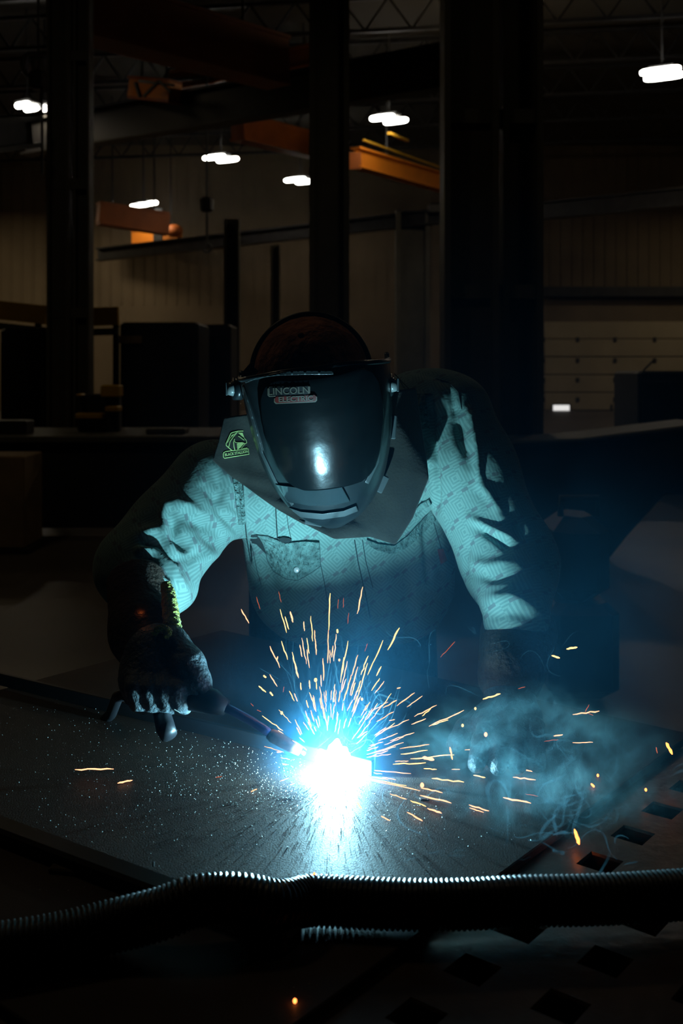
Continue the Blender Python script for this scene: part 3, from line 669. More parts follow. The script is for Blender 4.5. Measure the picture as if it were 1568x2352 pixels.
def shirt_mat():
    m = bpy.data.materials.new('maze_print_shirt'); m.use_nodes = True; nt = m.node_tree; n = nt.nodes; L = nt.links.new; b = n['Principled BSDF']
    at = n.new('ShaderNodeAttribute'); at.attribute_name = 'maze_uv'
    def vm(op, a, bb=None):
        q = n.new('ShaderNodeVectorMath'); q.operation = op
        if hasattr(a, 'links') or hasattr(a, 'is_output'): L(a, q.inputs[0])
        else: q.inputs[0].default_value = a
        if bb is not None:
            if hasattr(bb, 'is_output'): L(bb, q.inputs[1])
            else: q.inputs[1].default_value = bb
        return q
    def mt(op, a, bb=None, c=None):
        q = n.new('ShaderNodeMath'); q.operation = op
        for i, x in enumerate((a, bb, c)):
            if x is None: continue
            if hasattr(x, 'is_output'): L(x, q.inputs[i])
            else: q.inputs[i].default_value = x
        return q.outputs[0]
    nz = n.new('ShaderNodeTexNoise'); nz.inputs['Scale'].default_value = 9; L(at.outputs['Vector'], nz.inputs['Vector'])
    wv = vm('SCALE', nz.outputs['Color']); wv.inputs['Scale'].default_value = .006
    ad = vm('ADD', at.outputs['Vector'], wv.outputs[0]); sc_ = vm('SCALE', ad.outputs[0]); sc_.inputs['Scale'].default_value = 1/.044
    sp = n.new('ShaderNodeSeparateXYZ'); L(sc_.outputs[0], sp.inputs[0])
    row = mt('FLOOR', sp.outputs[1]); xs = mt('MULTIPLY_ADD', row, .37, sp.outputs[0])
    fx = mt('ABSOLUTE', mt('SUBTRACT', mt('FRACT', xs), .5)); fy = mt('ABSOLUTE', mt('SUBTRACT', mt('FRACT', sp.outputs[1]), .5))
    d = mt('MAXIMUM', fx, fy); ring = mt('FRACT', mt('MULTIPLY', d, 8.0)); line = mt('GREATER_THAN', ring, .52)
    # break the rings into a maze: a diagonal slot shifts the rings
    dd = mt('FRACT', mt('MULTIPLY', mt('ADD', d, mt('MULTIPLY', mt('GREATER_THAN', mt('SUBTRACT', mt('FRACT', xs), .5), .12), .062)), 8.0)); line2 = mt('GREATER_THAN', dd, .52)
    sq = mt('MULTIPLY', mt('GREATER_THAN', fx, .36), mt('GREATER_THAN', fy, .36))
    mx = n.new('ShaderNodeMix'); mx.data_type = 'RGBA'; L(line2, mx.inputs[0]); mx.inputs[6].default_value = (.165, .295, .27, 1); mx.inputs[7].default_value = (.235, .385, .35, 1)
    m2 = n.new('ShaderNodeMix'); m2.data_type = 'RGBA'; L(sq, m2.inputs[0]); L(mx.outputs[2], m2.inputs[6]); m2.inputs[7].default_value = (.15, .20, .20, 1)
    g = n.new('ShaderNodeTexNoise'); g.inputs['Scale'].default_value = 5; g.inputs['Detail'].default_value = 7; tc = n.new('ShaderNodeTexCoord'); L(tc.outputs['Object'], g.inputs['Vector'])
    mr = n.new('ShaderNodeMapRange'); mr.inputs[1].default_value = .3; mr.inputs[2].default_value = .7; mr.inputs[3].default_value = .72; mr.inputs[4].default_value = 1.08; L(g.outputs['Fac'], mr.inputs[0])
    hs = n.new('ShaderNodeHueSaturation'); L(mr.outputs[0], hs.inputs['Value']); L(m2.outputs[2], hs.inputs['Color']); L(hs.outputs[0], b.inputs['Base Color'])
    b.inputs['Roughness'].default_value = .88; b.inputs['Sheen Weight'].default_value = .15
    c = n.new('ShaderNodeTexNoise'); c.inputs['Scale'].default_value = 55; c.inputs['Detail'].default_value = 6; L(tc.outputs['Object'], c.inputs['Vector'])
    bp = n.new('ShaderNodeBump'); bp.inputs['Strength'].default_value = .35; bp.inputs['Distance'].default_value = .004; L(c.outputs['Fac'], bp.inputs['Height']); L(bp.outputs[0], b.inputs['Normal'])
    return m
M['shirt'] = shirt_mat()
shirt = mesh('shirt', sv, sf.tolist(), M['shirt'], man, True)
def maze_uv(o, v):
    A = {'r': (SR, (-.30, 1.88, 1.14), ER, (-.32, 1.755, 1.06)), 'l': (SL, (.235, 1.945, 1.24), EL, (.292, 1.745, 1.02))}
    X = [v[:, 0], v[:, 1], v[:, 2]]; dt = field(X, shirt_prims[8:11], .02); dr = field(X, shirt_prims[1:4], .02); dl = field(X, shirt_prims[5:8], .02)
    uv = np.stack([v[:, 0]*.707+v[:, 2]*.707, -v[:, 0]*.707+v[:, 2]*.707, v[:, 0]*0], 1)
    px = topix(v)
    for key, dd, mk in (('r', dr, (dr < dt) & (px[:, 0] < 565)), ('l', dl, (dl < dt) | (px[:, 0] > 1045))):
        a = np.array(A[key][0]); b = np.array(A[key][2]); ax = (b-a)/np.linalg.norm(b-a); view = np.array([0, 1, 0.]); side = np.cross(ax, view); side /= np.linalg.norm(side); dp = np.cross(side, ax)
        q = v-a; h = q@ax; ang = np.arctan2(q@side, -(q@dp)); u2 = np.stack([ang*.085, h, h*0], 1)
        if key == 'r': u2 = np.stack([u2[:, 0]*.87+u2[:, 1]*.5, -u2[:, 0]*.5+u2[:, 1]*.87, h*0], 1)
        uv[mk] = u2[mk]
    at = o.data.attributes.new('maze_uv', 'FLOAT_VECTOR', 'POINT'); at.data.foreach_set('vector', uv.astype(np.float32).ravel())
maze_uv(shirt, sv)
shirt_bvh = BVHTree.FromPolygons([Vector(p) for p in sv], [list(map(int, q)) for q in sf])

# ---- things sewn on a surface: polygons in photo pixels dropped on the real surface
CAM = Vector((0, 0, CAMZ))
def drop(bvh, x, y, off, fallback=1.9):
    d = (P(x, y, 1.0)-CAM).normalized(); h = bvh.ray_cast(CAM, d)
    if h[0] is None: return P(x, y, fallback)
    return h[0]-d*off
import bmesh
def sewn(name, poly, bvh, m, parent, off=.003, thick=.003, maxe=9.0, tris=None, wob=0, sm=False):
    bm = bmesh.new()
    if tris is None:
        vs = [bm.verts.new((x, y, 0)) for x, y in poly]; bm.faces.new(vs)
    else:
        vs = [bm.verts.new((x, y, 0)) for x, y in tris[0]]
        for t in tris[1]:
            try: bm.faces.new([vs[i] for i in t])
            except ValueError: pass
    bmesh.ops.triangulate(bm, faces=bm.faces[:])
    for _ in range(6):
        es = [e for e in bm.edges if e.calc_length() > maxe]
        if not es: break
        bmesh.ops.subdivide_edges(bm, edges=es, cuts=1); bmesh.ops.triangulate(bm, faces=bm.faces[:])
    bm.verts.index_update(); bm.verts.ensure_lookup_table(); n = len(bm.verts); top = []; bot = []
    for q in bm.verts:
        x, y = q.co.x, q.co.y; wv = wob*math.sin(x*.35+y*.5)*math.cos(y*.31-x*.2)
        top.append(drop(bvh, x, y, off+wv)); bot.append(drop(bvh, x, y, off-thick))
    fs = [[q.index for q in fc.verts] for fc in bm.faces]; F = [t[::-1] for t in fs]+[[i+n for i in t] for t in fs]
    for e in bm.edges:
        if len(e.link_faces) == 1: a, b = e.verts[0].index, e.verts[1].index; F.append([a, b, b+n, a+n])
    bm.free(); o = mesh(name, top+bot, F, m, parent, sm)
    # make normals agree
    b2 = bmesh.new(); b2.from_mesh(o.data); bmesh.ops.recalc_face_normals(b2, faces=b2.faces); b2.to_mesh(o.data); b2.free()
    return o
def thread(name, pts, bvh, m, parent, r=.0010, step=6, off=.0004):
    out = []
    for i in range(len(pts)-1):
        a, b = pts[i], pts[i+1]; k = max(1, int(math.hypot(b[0]-a[0], b[1]-a[1])/step))
        for j in range(k): t = j/k; out.append(drop(bvh, a[0]+(b[0]-a[0])*t, a[1]+(b[1]-a[1])*t, off))
    out.append(drop(bvh, *pts[-1], off)); return MB().tube(out, r, 6).build(name, m, parent, True)
def band(pts, w):
    L, R = [], []
    for i, p in enumerate(pts):
        a = pts[max(i-1, 0)]; b = pts[min(i+1, len(pts)-1)]; dx, dy = b[0]-a[0], b[1]-a[1]; l = math.hypot(dx, dy); nx, ny = -dy/l*w/2, dx/l*w/2
        L.append((p[0]+nx, p[1]+ny)); R.append((p[0]-nx, p[1]-ny))
    return L+R[::-1]
M['cloth_plain'] = mat('washed_shirt_cloth', (.21, .36, .33), .9, var=.55, vscale=70, bump=1.0, bscale=150)
M['thread'] = mat('dark_thread_and_shade', (.02, .03, .03), .9); M['snap'] = mat('pearl_snap', (.85, .87, .85), .15, metal=.3, coat=1.0)  # the thread colour also serves the painted shade at the pocket
FLAP = [(590, 1229), (615, 1232), (637, 1241), (655, 1249), (672, 1246), (700, 1244), (733, 1246), (736, 1300), (710, 1318), (683, 1333), (655, 1329), (628, 1312), (615, 1290), (610, 1266), (602, 1246), (590, 1229)]
thread('flap_edge', FLAP, shirt_bvh, M['thread'], shirt, .0009, 5, .0045)
pk = sewn('pocket_flap', [(590, 1229), (615, 1232), (637, 1241), (655, 1249), (672, 1246), (700, 1244), (733, 1246), (736, 1300), (710, 1318), (683, 1333), (655, 1329), (628, 1312), (615, 1290), (610, 1266), (602, 1246)], shirt_bvh, M['cloth_plain'], shirt, .006, .006, 6, wob=.0012, sm=False)
s = drop(shirt_bvh, 681, 1309, .009); m = MB(); m.ball(s, (.0056, .0022, .0056), 20, 10); m.build('snap_button', M['snap'], pk, True)
sewn('pocket_opening_shade', [(576, 1229), (590, 1227), (602, 1240), (611, 1262), (613, 1276), (600, 1262), (588, 1250), (574, 1247)], shirt_bvh, M['thread'], shirt, .0015, .001, 7)  # flat dark patch painted as the shade under the lifted flap
sewn('pen_slot_shade', [(637, 1238), (650, 1234), (664, 1236), (671, 1241), (662, 1247), (648, 1247)], shirt_bvh, M['thread'], shirt, .0068, .001, 7)  # dark patch on the flap, painted as the shade inside the slot
fl = sewn('pocket_flap', [(842, 1240), (870, 1250), (905, 1254), (935, 1232), (990, 1172), (1000, 1196), (975, 1222), (945, 1250), (915, 1270), (895, 1272), (865, 1264), (848, 1254)], shirt_bvh, M['cloth_plain'], shirt, .006, .006, 6, wob=.0012)
sewn('pen_tab', [(948, 1178), (965, 1158), (984, 1148), (990, 1160), (972, 1170), (956, 1188)], shirt_bvh, M['cloth_plain'], shirt, .012, .006, 8)
sewn('red_tag', [(1004, 1262), (1018, 1260), (1028, 1288), (1012, 1296)], shirt_bvh, mat('red_cloth_tag', (.35, .03, .02), .7), shirt, .004, .003, 10)
sewn('seam', band([(543, 1092), (549, 1130), (553, 1170), (557, 1205)], 18), shirt_bvh, M['cloth_plain'], shirt, .0035, .004, 7, wob=.0012)
sewn('seam', band([(966, 905), (972, 945), (976, 985)], 20), shirt_bvh, M['cloth_plain'], shirt, .004, .004, 7, wob=.0012)
thread('seam_line', [(632, 1138), (634, 1190), (637, 1236)], shirt_bvh, M['thread'], shirt, .0012)
thread('seam_line', [(557, 1110), (561, 1180), (567, 1240), (576, 1290)], shirt_bvh, M['thread'], shirt, .0012)
thread('seam_line', [(656, 1165), (662, 1210), (668, 1236)], shirt_bvh, M['thread'], shirt, .0006)
thread('seam_line', [(737, 1300), (745, 1340), (752, 1380)], shirt_bvh, M['thread'], shirt, .0006)
thread('seam_line', [(580, 1260), (590, 1310), (600, 1345)], shirt_bvh, M['thread'], shirt, .0005)
thread('placket_edge', [(814, 1240), (822, 1290), (838, 1360), (850, 1420)], shirt_bvh, M['thread'], shirt, .0010)
thread('placket_edge', [(832, 1240), (840, 1290), (856, 1350)], shirt_bvh, M['thread'], shirt, .0007)
thread('seam_line', [(990, 1180), (1003, 1225), (1014, 1262)], shirt_bvh, M['thread'], shirt, .0006)
thread('seam_line', [(1000, 870), (1030, 878), (1052, 900), (1060, 940)], shirt_bvh, M['thread'], shirt, .0008)
thread('seam_line', [(905, 858), (950, 905), (992, 905)], shirt_bvh, M['thread'], shirt, .0008)

# ---- helmet frame
O = Vector((-.030, 1.720, 1.322)); tilt = math.radians(32)
Hf = Vector((0, -math.cos(tilt), -math.sin(tilt))); Hu = Vector((0, -math.sin(tilt), math.cos(tilt))); Hr = Vector((1, 0, 0))
roll = Matrix.Rotation(math.radians(5.5), 3, Hf); Hu = roll @ Hu; Hr = roll @ Hr
yaw = Matrix.Rotation(math.radians(5), 3, Hu); Hf = yaw @ Hf; Hr = yaw @ Hr
def H(x, h, d): return O+Hr*x+Hu*h+Hf*d
ROWS = np.array([  # h, half width, front d, side d
 [.174, .088, .068, -.02], [.164, .108, .078, -.05], [.136, .119, .0835, -.080], [.10, .124, .087, -.10], [.05, .124, .089, -.11], [0, .121, .0885, -.11], [-.04, .115, .086, -.10],
 [-.08, .104, .082, -.085], [-.11, .088, .075, -.060], [-.135, .068, .064, -.035], [-.152, .045, .052, -.010], [-.160, .020, .044, .012]])
HF = np.linspace(.19, -.18, 371); kern = np.hanning(31); kern /= kern.sum()
RT = []
for k in (1, 2, 3):
    q_ = np.interp(-HF, -ROWS[:, 0], ROWS[:, k]); q_ = np.convolve(np.pad(q_, 15, 'edge'), kern, 'valid'); RT.append(q_)
def shell_pt(s, h, inset=0.0):
    a, d, e = (np.interp(-h, -HF, RT[k]) for k in (0, 1, 2))
    ph = s*PI/2; c = math.cos(ph); x = (a-inset)*math.copysign(abs(math.sin(ph))**.88, ph); dd = e+(d-inset-e)*(max(c, 0)**.62)
    return x, dd
def shell_mesh(hs, s0, s1, ns, inset, thick):
    g = []; 
    for ins in (inset, inset+thick):
        for h in hs:
            for i in range(ns+1):
                s = s0+(s1-s0)*i/ns; hh = h if h < 0 else h*(1-.55*abs(s)**3); x, d = shell_pt(s, hh, ins); g.append(H(x, hh, d))
    nr, nc = len(hs), ns+1; F = []; off = nr*nc
    for j in range(nr-1):
        for i in range(nc-1):
            a = j*nc+i; F.append([a, a+1, a+nc+1, a+nc]); F.append([off+a, off+a+nc, off+a+nc+1, off+a+1])
    for j in range(nr-1):
        for a in (j*nc,): F.append([a, a+nc, off+a+nc, off+a])
        a = j*nc+nc-1; F.append([a+nc, a, off+a, off+a+nc])
    for i in range(nc-1):
        F.append([i+1, i, off+i, off+i+1]); a = (nr-1)*nc+i; F.append([a, a+1, off+a+1, off+a])
    return g, F
helmet = empty('welding_helmet', O, 'x', 'y'); del helmet['label']; del helmet['category']
helmet.parent = man; helmet.location = O-man.location
M['shell'] = mat('gloss_black_helmet_shell', (.014, .020, .023), .3, spec=.5, coat=.15, bump=.06, bscale=35)
M['lens'] = mat('scratched_black_visor', (.004, .006, .007), .2, spec=.2, bump=.05, bscale=30)
M['trim'] = mat('grey_helmet_rim', (.07, .085, .09), .35, spec=.6)
hs = list(np.interp(np.linspace(0, 1, 100), np.linspace(0, 1, len(ROWS)), ROWS[:, 0]))
v, F = shell_mesh(hs, -1, 1, 110, 0, .004)
sh = mesh('helmet_shell', v, F, M['shell'], helmet, True)
SHF = F; shv = [p for p in v]; shell_bvh = BVHTree.FromPolygons(shv, F)
# clear plate pressed forward over the face: outlines that narrow to the chin, raised a little
def raised(name, outline, m, par, off, thick, maxe=8): return sewn(name, outline, shell_bvh, m, par, off, thick, maxe, sm=True)
def visor_grid():
    nu, nv = 60, 80; g = []
    for off in (.006, -.002):
        for j in range(nv+1):
            t = j/nv; h = .165-.205*t; hw = np.interp(t, [0, .03, .08, .2, .5, .8, .92, .97, 1], [.30, .40, .46, .50, .50, .43, .37, .31, .22])
            for i in range(nu+1):
                s = .03+hw*(2*i/nu-1); x, d = shell_pt(s, h, -off); g.append(H(x, h, d))
    N = (nu+1)*(nv+1); F = []; nc = nu+1
    for j in range(nv):
        for i in range(nu): a = j*nc+i; F.append([a, a+1, a+nc+1, a+nc]); F.append([N+a, N+a+nc, N+a+nc+1, N+a+1])
    for i in range(nu): F.append([i+1, i, N+i, N+i+1]); a = nv*nc+i; F.append([a, a+1, N+a+1, N+a])
    for j in range(nv): a = j*nc; F.append([a, a+nc, N+a+nc, N+a]); a += nu; F.append([a+nc, a, N+a, N+a+nc])
    o = mesh('visor', g, F, M['lens'], helmet, True)
    b2 = bmesh.new(); b2.from_mesh(o.data); bmesh.ops.recalc_face_normals(b2, faces=b2.faces); b2.to_mesh(o.data); b2.free(); return g, F
vg, vF = visor_grid()
face_bvh = BVHTree.FromPolygons(shv+vg, [list(q) for q in SHF]+[[i+len(shv) for i in q] for q in vF])
raised('lens_cover', [(632, 1112), (700, 1122), (779, 1107), (803, 1152), (770, 1160), (710, 1162), (660, 1153)], mat('clear_lower_lens', (.03, .045, .05), .10, spec=.9, coat=1.0), helmet, .0065, .007, 4)
raised('brow_ridge', band([(562, 876), (590, 864), (640, 858), (700, 856), (765, 856)], 9), M['trim'], helmet, .006, .006, 7)
raised('chin_bar', band([(655, 1170), (690, 1182), (740, 1187), (790, 1180), (820, 1168)], 13), M['trim'], helmet, .0085, .012, 3)
raised('side_channel', band([(556, 885), (578, 960), (600, 1040), (632, 1108), (672, 1160)], 7), M['trim'], helmet, .0035, .004, 7)
raised('side_channel', band([(838, 880), (868, 940), (872, 1000), (866, 1060), (842, 1110)], 9), M['trim'], helmet, .0035, .004, 7)
for (x, y) in ((827, 1062),): 
    m = MB()
    for rr in (.013, .009, .005): m.tube([drop(shell_bvh, x+11*math.cos(a)*rr/.013, y+26*math.sin(a)*rr/.013, .002) for a in np.linspace(0, 2*PI, 26)], .0009, 6)
    m.build('side_vent', M['trim'], helmet, True)
# rim along the open edge of the shell
def edge_path(inset=0.0, n=40, lo=-.158, hi=.078):
    L = []; hh = np.linspace(hi, lo, n)
    for h in hh: x, d = shell_pt(-1, h, inset); L.append(H(x, h, d))
    Rr = []
    for h in hh[::-1]: x, d = shell_pt(1, h, inset); Rr.append(H(x, h, d))
    return L+Rr
MB().tube(edge_path(), .0042, 10).build('rim', M['trim'], helmet, True)
MB().tube([H(*((lambda q, h: (q[0], h, q[1]))(shell_pt(s, .174*(1-.55*abs(s)**3)), .174*(1-.55*abs(s)**3)))) for s in np.linspace(-.96, .93, 30)], .004, 10).build('brow_rim', M['shell'], helmet, True)
def clip(x0, y0, x1, y1, w, Y, name='rim_clip'):
    MB().bar(P(x0, y0, Y), P(x1, y1, Y), w, .008, up=(0, -1, 0), bev=.0015).build(name, M['trim'], helmet)
clip(901, 952, 898, 1008, .015, 1.765); clip(886, 1093, 868, 1130, .013, 1.775); clip(700, 1196, 740, 1204, .010, 1.775)
def pivot(x, y, Y, sg):
    r = P(x, y, Y); ax = Vector((sg, -.35, 0)).normalized()
    m = MB(); m.tube([r-ax*.010, r+ax*.004], .019, 20); m.build('pivot_disc', M['shell'], helmet, True)
    k = MB(); k.tube([r+ax*.003, r+ax*.014], .012, 18, rs=[.013, .010]); kk = k.build('tilt_knob', mat('satin_grey_plastic', (.22, .25, .25), .3, coat=.5), helmet, True)
    MB().bar(r+ax*.015+Vector((0, 0, -.011)), r+ax*.015+Vector((0, 0, .011)), .005, .004, up=(1, 0, 0), bev=.001).build('knob_grip', M['trim'], kk)
pivot(541, 893, 1.745, -1); pivot(893, 884, 1.700, 1)
MB().tube([P(897, 900, 1.765), P(898, 940, 1.765), P(897, 1000, 1.77)], .0022, 8).build('headgear_strap', M['trim'], helmet, True)
# writing on the helmet
def text_tris(s, size, bold=.0, font_shear=0, sx=1.0):
    cu = bpy.data.curves.new('t', 'FONT'); cu.body = s; cu.size = size; cu.align_x = 'CENTER'; cu.align_y = 'CENTER'; cu.offset = bold; cu.resolution_u = 3
    to = bpy.data.objects.new('t', cu); C.objects.link(to); bpy.context.view_layer.update()
    me = bpy.data.meshes.new_from_object(to.evaluated_get(bpy.context.evaluated_depsgraph_get())); bpy.data.objects.remove(to)
    b = bmesh.new(); b.from_mesh(me); bmesh.ops.triangulate(b, faces=b.faces[:]); b.verts.index_update()
    vs = [(q.co.x*sx, q.co.y) for q in b.verts]; fs = [[q.index for q in fc.verts] for fc in b.faces]; b.free(); bpy.data.meshes.remove(me); return vs, fs
def place_text(name, s, x, y, size, rot, bvh, m, par, off, bold=.0, sx=1.0):
    vs, fs = text_tris(s, size, bold, 0, sx); c, sn = math.cos(rot), math.sin(rot)
    vs = [(x+a*c+b*sn, y+a*sn-b*c) for a, b in vs]
    return sewn(name, None, bvh, m, par, off, .0006, 5, tris=(vs, fs))
M['lab_black'] = mat('badge_black', (.006, .006, .007), .4); M['lab_red'] = mat('badge_red', (.10, .008, .006), .4); M['lab_grey'] = mat('badge_lettering', (.09, .075, .055), .5)
def rrect(x0, y0, x1, y1, sh, r=4): return [(x0+r, y0), (x1-r, y0-sh), (x1, y0+r-sh), (x1, y1-r-sh), (x1-r, y1-sh), (x0+r, y1), (x0, y1-r), (x0, y0+r)]
visor_off = .0014
b1 = sewn('badge_border', rrect(614, 889, 712, 912, 4), face_bvh, M['lab_grey'], helmet, visor_off+.0004, .001, 4)
sewn('badge_panel', rrect(616, 891, 710, 910, 4), face_bvh, M['lab_black'], helmet, visor_off+.0010, .001, 4)
sewn('badge_border', rrect(629, 912, 728, 928, 4), face_bvh, M['lab_grey'], helmet, visor_off+.0007, .001, 4)
sewn('badge_panel', rrect(631, 911, 726, 926, 4), face_bvh, M['lab_red'], helmet, visor_off+.0014, .001, 4)
place_text('badge_lettering', 'LINCOLN', 663, 898.5, 22, -.045, face_bvh, M['lab_grey'], helmet, visor_off+.0018, .3, 1.02)
place_text('badge_lettering', 'ELECTRIC', 679, 916.5, 16.5, -.045, face_bvh, M['lab_grey'], helmet, visor_off+.0022, .3, 1.12)

# ---- cap
cc = Vector((-.053, 1.835, 1.424)); M['cap'] = mat('rust_brown_cap_cloth', (.55, .20, .08), .9, var=.6, vscale=25, bump=.8, bscale=60)
m = MB(); m.ball(cc, (.101, .115, .101), 72, 40); v = np.array(m.v); d = v-np.array(cc)
cen = np.array(cc)+np.array([-.01, -.03, .095]); ang = np.arctan2(v[:, 1]-cen[1]+.02, v[:, 0]-cen[0]); rr = np.hypot(v[:, 0]-cen[0], v[:, 1]-cen[1]+.02)
v = np.array(cc)+d*(1-.012*np.exp(-(np.sin(ang*3)/.10)**2)*np.clip(rr/.03, 0, 1)+.010*np.sin(ang*11+rr*60)*np.clip(rr/.05, 0, 1)*.6)[:, None]
cap = mesh('cap', v, m.f, M['cap'], man, True)
MB().ball(P(691, 770, 1.735), (.006, .004, .005)).build('cap_button', M['cap'], cap, True)
rim = []
for a in np.linspace(-.12, PI+.12, 40): rim.append(Vector((cc.x-.104*math.cos(a), cc.y-.012, cc.z+.104*math.sin(a)*1.0)))
MB().tube(rim, .0045, 10).build('headgear_band', M['black'], helmet, True)
MB().bar(P(583, 845, 1.76), P(560, 872, 1.75), .02, .006, up=(0, -1, 0)).build('headgear_arm', M['black'], helmet)
MB().bar(P(846, 838, 1.76), P(880, 872, 1.75), .02, .006, up=(0, -1, 0)).build('headgear_arm', M['black'], helmet)

# ---- leather bib hanging from the helmet
def crs(pts, n):
    pts = [Vector(p) for p in pts]; out = []
    L = [0]
    for i in range(1, len(pts)): L.append(L[-1]+(pts[i]-pts[i-1]).length)
    for k in range(n+1):
        s = L[-1]*k/n; i = max(j for j in range(len(L)) if L[j] <= s+1e-9); i = min(i, len(pts)-2); t = (s-L[i])/(L[i+1]-L[i]); out.append(pts[i].lerp(pts[i+1], t))
    return out
M['leather'] = mat('dark_olive_suede_leather', (.021, .021, .016), .95, var=.35, vscale=30, bump=.12, bscale=220, sheen=.3)
def bib(inner, outer, n, mrows, seed, name, bulge=.006):
    a = crs([P(*p) for p in inner], n); b = crs([P(*p) for p in outer], n); G = []
    for j in range(mrows+1):
        t = j/mrows
        for i in range(n+1):
            p = a[i].lerp(b[i], t); q = i/n
            p += Vector((0, -1, 0))*(bulge*math.sin(PI*t)+.003*math.sin(q*9+seed)*t+.0015*math.sin(q*23+t*5))
            G.append(p)
    N = len(G); G2 = [p+Vector((0, .0022, 0)) for p in G]; F = []; nc = n+1
    for j in range(mrows):
        for i in range(n): k = j*nc+i; F.append([k, k+1, k+nc+1, k+nc]); F.append([N+k, N+k+nc, N+k+nc+1, N+k+1])
    for i in range(n): F.append([i+1, i, N+i, N+i+1]); k = mrows*nc+i; F.append([k, k+1, N+k+1, N+k])
    for j in range(mrows): k = j*nc; F.append([k, k+nc, N+k+nc, N+k]); k = j*nc+n; F.append([k+nc, k, N+k, N+k+nc])
    o = mesh(name, G+G2, F, M['leather'], helmet, True)
    b2 = bmesh.new(); b2.from_mesh(o.data); bmesh.ops.recalc_face_normals(b2, faces=b2.faces); b2.to_mesh(o.data); b2.free()
    return o, BVHTree.FromPolygons(G, [q for q in F if max(q) < N])
bl, bl_bvh = bib([(580, 950, 1.80), (592, 1010, 1.80), (615, 1080, 1.80), (655, 1140, 1.80), (720, 1180, 1.80)],
         [(514, 958, 1.800), (503, 1010, 1.795), (487, 1058, 1.785), (532, 1096, 1.785), (578, 1128, 1.785), (640, 1172, 1.79), (700, 1206, 1.79)], 60, 24, 1, 'leather_bib', .004)
br, br_bvh = bib([(680, 1185, 1.80), (740, 1190, 1.80), (800, 1180, 1.80), (850, 1130, 1.80), (872, 1060, 1.80), (880, 980, 1.80), (885, 900, 1.81)],
         [(700, 1204, 1.79), (768, 1238, 1.78), (850, 1234, 1.775), (908, 1252, 1.77), (948, 1190, 1.79), (984, 1098, 1.82), (978, 1040, 1.84), (965, 960, 1.87), (955, 890, 1.90)], 80, 30, 2, 'leather_bib', .006)
# badge on the left flap
M['yarn'] = mat('lime_yellow_print', (.62, .78, .28), .8, var=.2, vscale=300)
def lg(pts, w, nm='badge_line', cl=False):
    q = [(480+x/11.2, 940+y/11.2) for x, y in pts]
    if cl: q = q+[q[0]]
    bd = band(q, w); n = len(q); vs = bd; fs = [[i, i+1, 2*n-2-i, 2*n-1-i] for i in range(n-1)]
    return sewn(nm, None, bl_bvh, M['yarn'], bl, .0012, .001, 10, tris=(vs, fs))
def lp(pts, nm='badge_patch'): return sewn(nm, [(480+x/11.2, 940+y/11.2) for x, y in pts], bl_bvh, M['yarn'], bl, .0012, .001, 10)
lg([(590, 1065), (440, 930), (440, 880), (560, 620), (600, 600), (740, 565), (880, 560)], 2.1)
lg([(470, 860), (540, 740), (640, 650), (740, 580)], 1.2); lg([(505, 970), (540, 830), (640, 690), (720, 600)], 1.8)
lp([(560, 700), (590, 655), (640, 635), (600, 680)]); lp([(740, 600), (860, 605), (910, 740), (830, 680)]); lg([(750, 690), (800, 720), (905, 800)], 1.8)
lg([(905, 740), (955, 800), (970, 860)], 1.4); lg([(655, 760), (630, 850), (640, 960), (665, 1060)], 2.0); lg([(645, 800), (680, 855), (760, 860), (860, 855), (925, 885), (975, 860)], 1.5)
lp([(712, 880), (850, 850), (900, 885), (800, 990), (730, 1045)]); lg([(930, 885), (820, 1015), (985, 995)], 1.5)
lg([(620, 1060), (440, 1085), (380, 1110), (365, 1150), (368, 1230), (395, 1262), (700, 1210), (1030, 1155), (1010, 1020), (620, 1065)], 1.6)
place_text('badge_lettering', 'BLACK STALLION', 543.0, 1041.0, 8.6, -.155, bl_bvh, M['yarn'], bl, .0016, .12, .80)

# ---- gloves
def axis_cut(X, p, n): return (X[0]-p[0])*n[0]+(X[1]-p[1])*n[1]+(X[2]-p[2])*n[2]
M['glove'] = mat('black_grain_glove_leather', (.10, .125, .14), .5, spec=.5, var=.3, vscale=40, bump=.45, bscale=170)
M['glove_cuff'] = mat('brown_split_leather', (.075, .042, .026), .9, var=.4, vscale=20, bump=.6, bscale=90)
top = P(314, 1338, 1.735); bot = P(340, 1500, 1.60); ax = (top-bot).normalized()
cuffR = [(tuple(P(312, 1330, 1.735)), tuple(P(328, 1450, 1.64)), .049, .050), (tuple(P(328, 1450, 1.64)), tuple(P(352, 1505, 1.59)), .052, .047)]
v, f = nets(lambda X: np.maximum(field(X, cuffR, .02), axis_cut(X, top, ax)), (-.45, 1.5, .90), (-.18, 1.85, 1.2), .0045)
nr = vnormals(v, f); v = v+nr*(vnoise(v, 60, 11)*.0025)[:, None]
gr = empty('glove', P(340, 1500, 1.6), 'x', 'y'); del gr['label']; del gr['category']; gr.parent = man; gr.location = P(340, 1500, 1.6)-man.location
mesh('gauntlet_cuff', relax(v, f, 2), f.tolist(), M['glove_cuff'], gr, True)
hp = [(tuple(P(350, 1500, 1.59)), tuple(P(350, 1555, 1.575)), .046, .050), (tuple(P(350, 1550, 1.575)), tuple(P(400, 1585, 1.55)), .046, .030),
      (tuple(P(395, 1470, 1.575)), tuple(P(430, 1530, 1.548)), .023, .026), (tuple(P(430, 1530, 1.548)), tuple(P(452, 1572, 1.530)), .026, .021), (tuple(P(452, 1572, 1.530)), tuple(P(468, 1595, 1.518)), .021, .012),
      (tuple(P(370, 1490, 1.585)), tuple(P(425, 1560, 1.55)), .030, .022)]
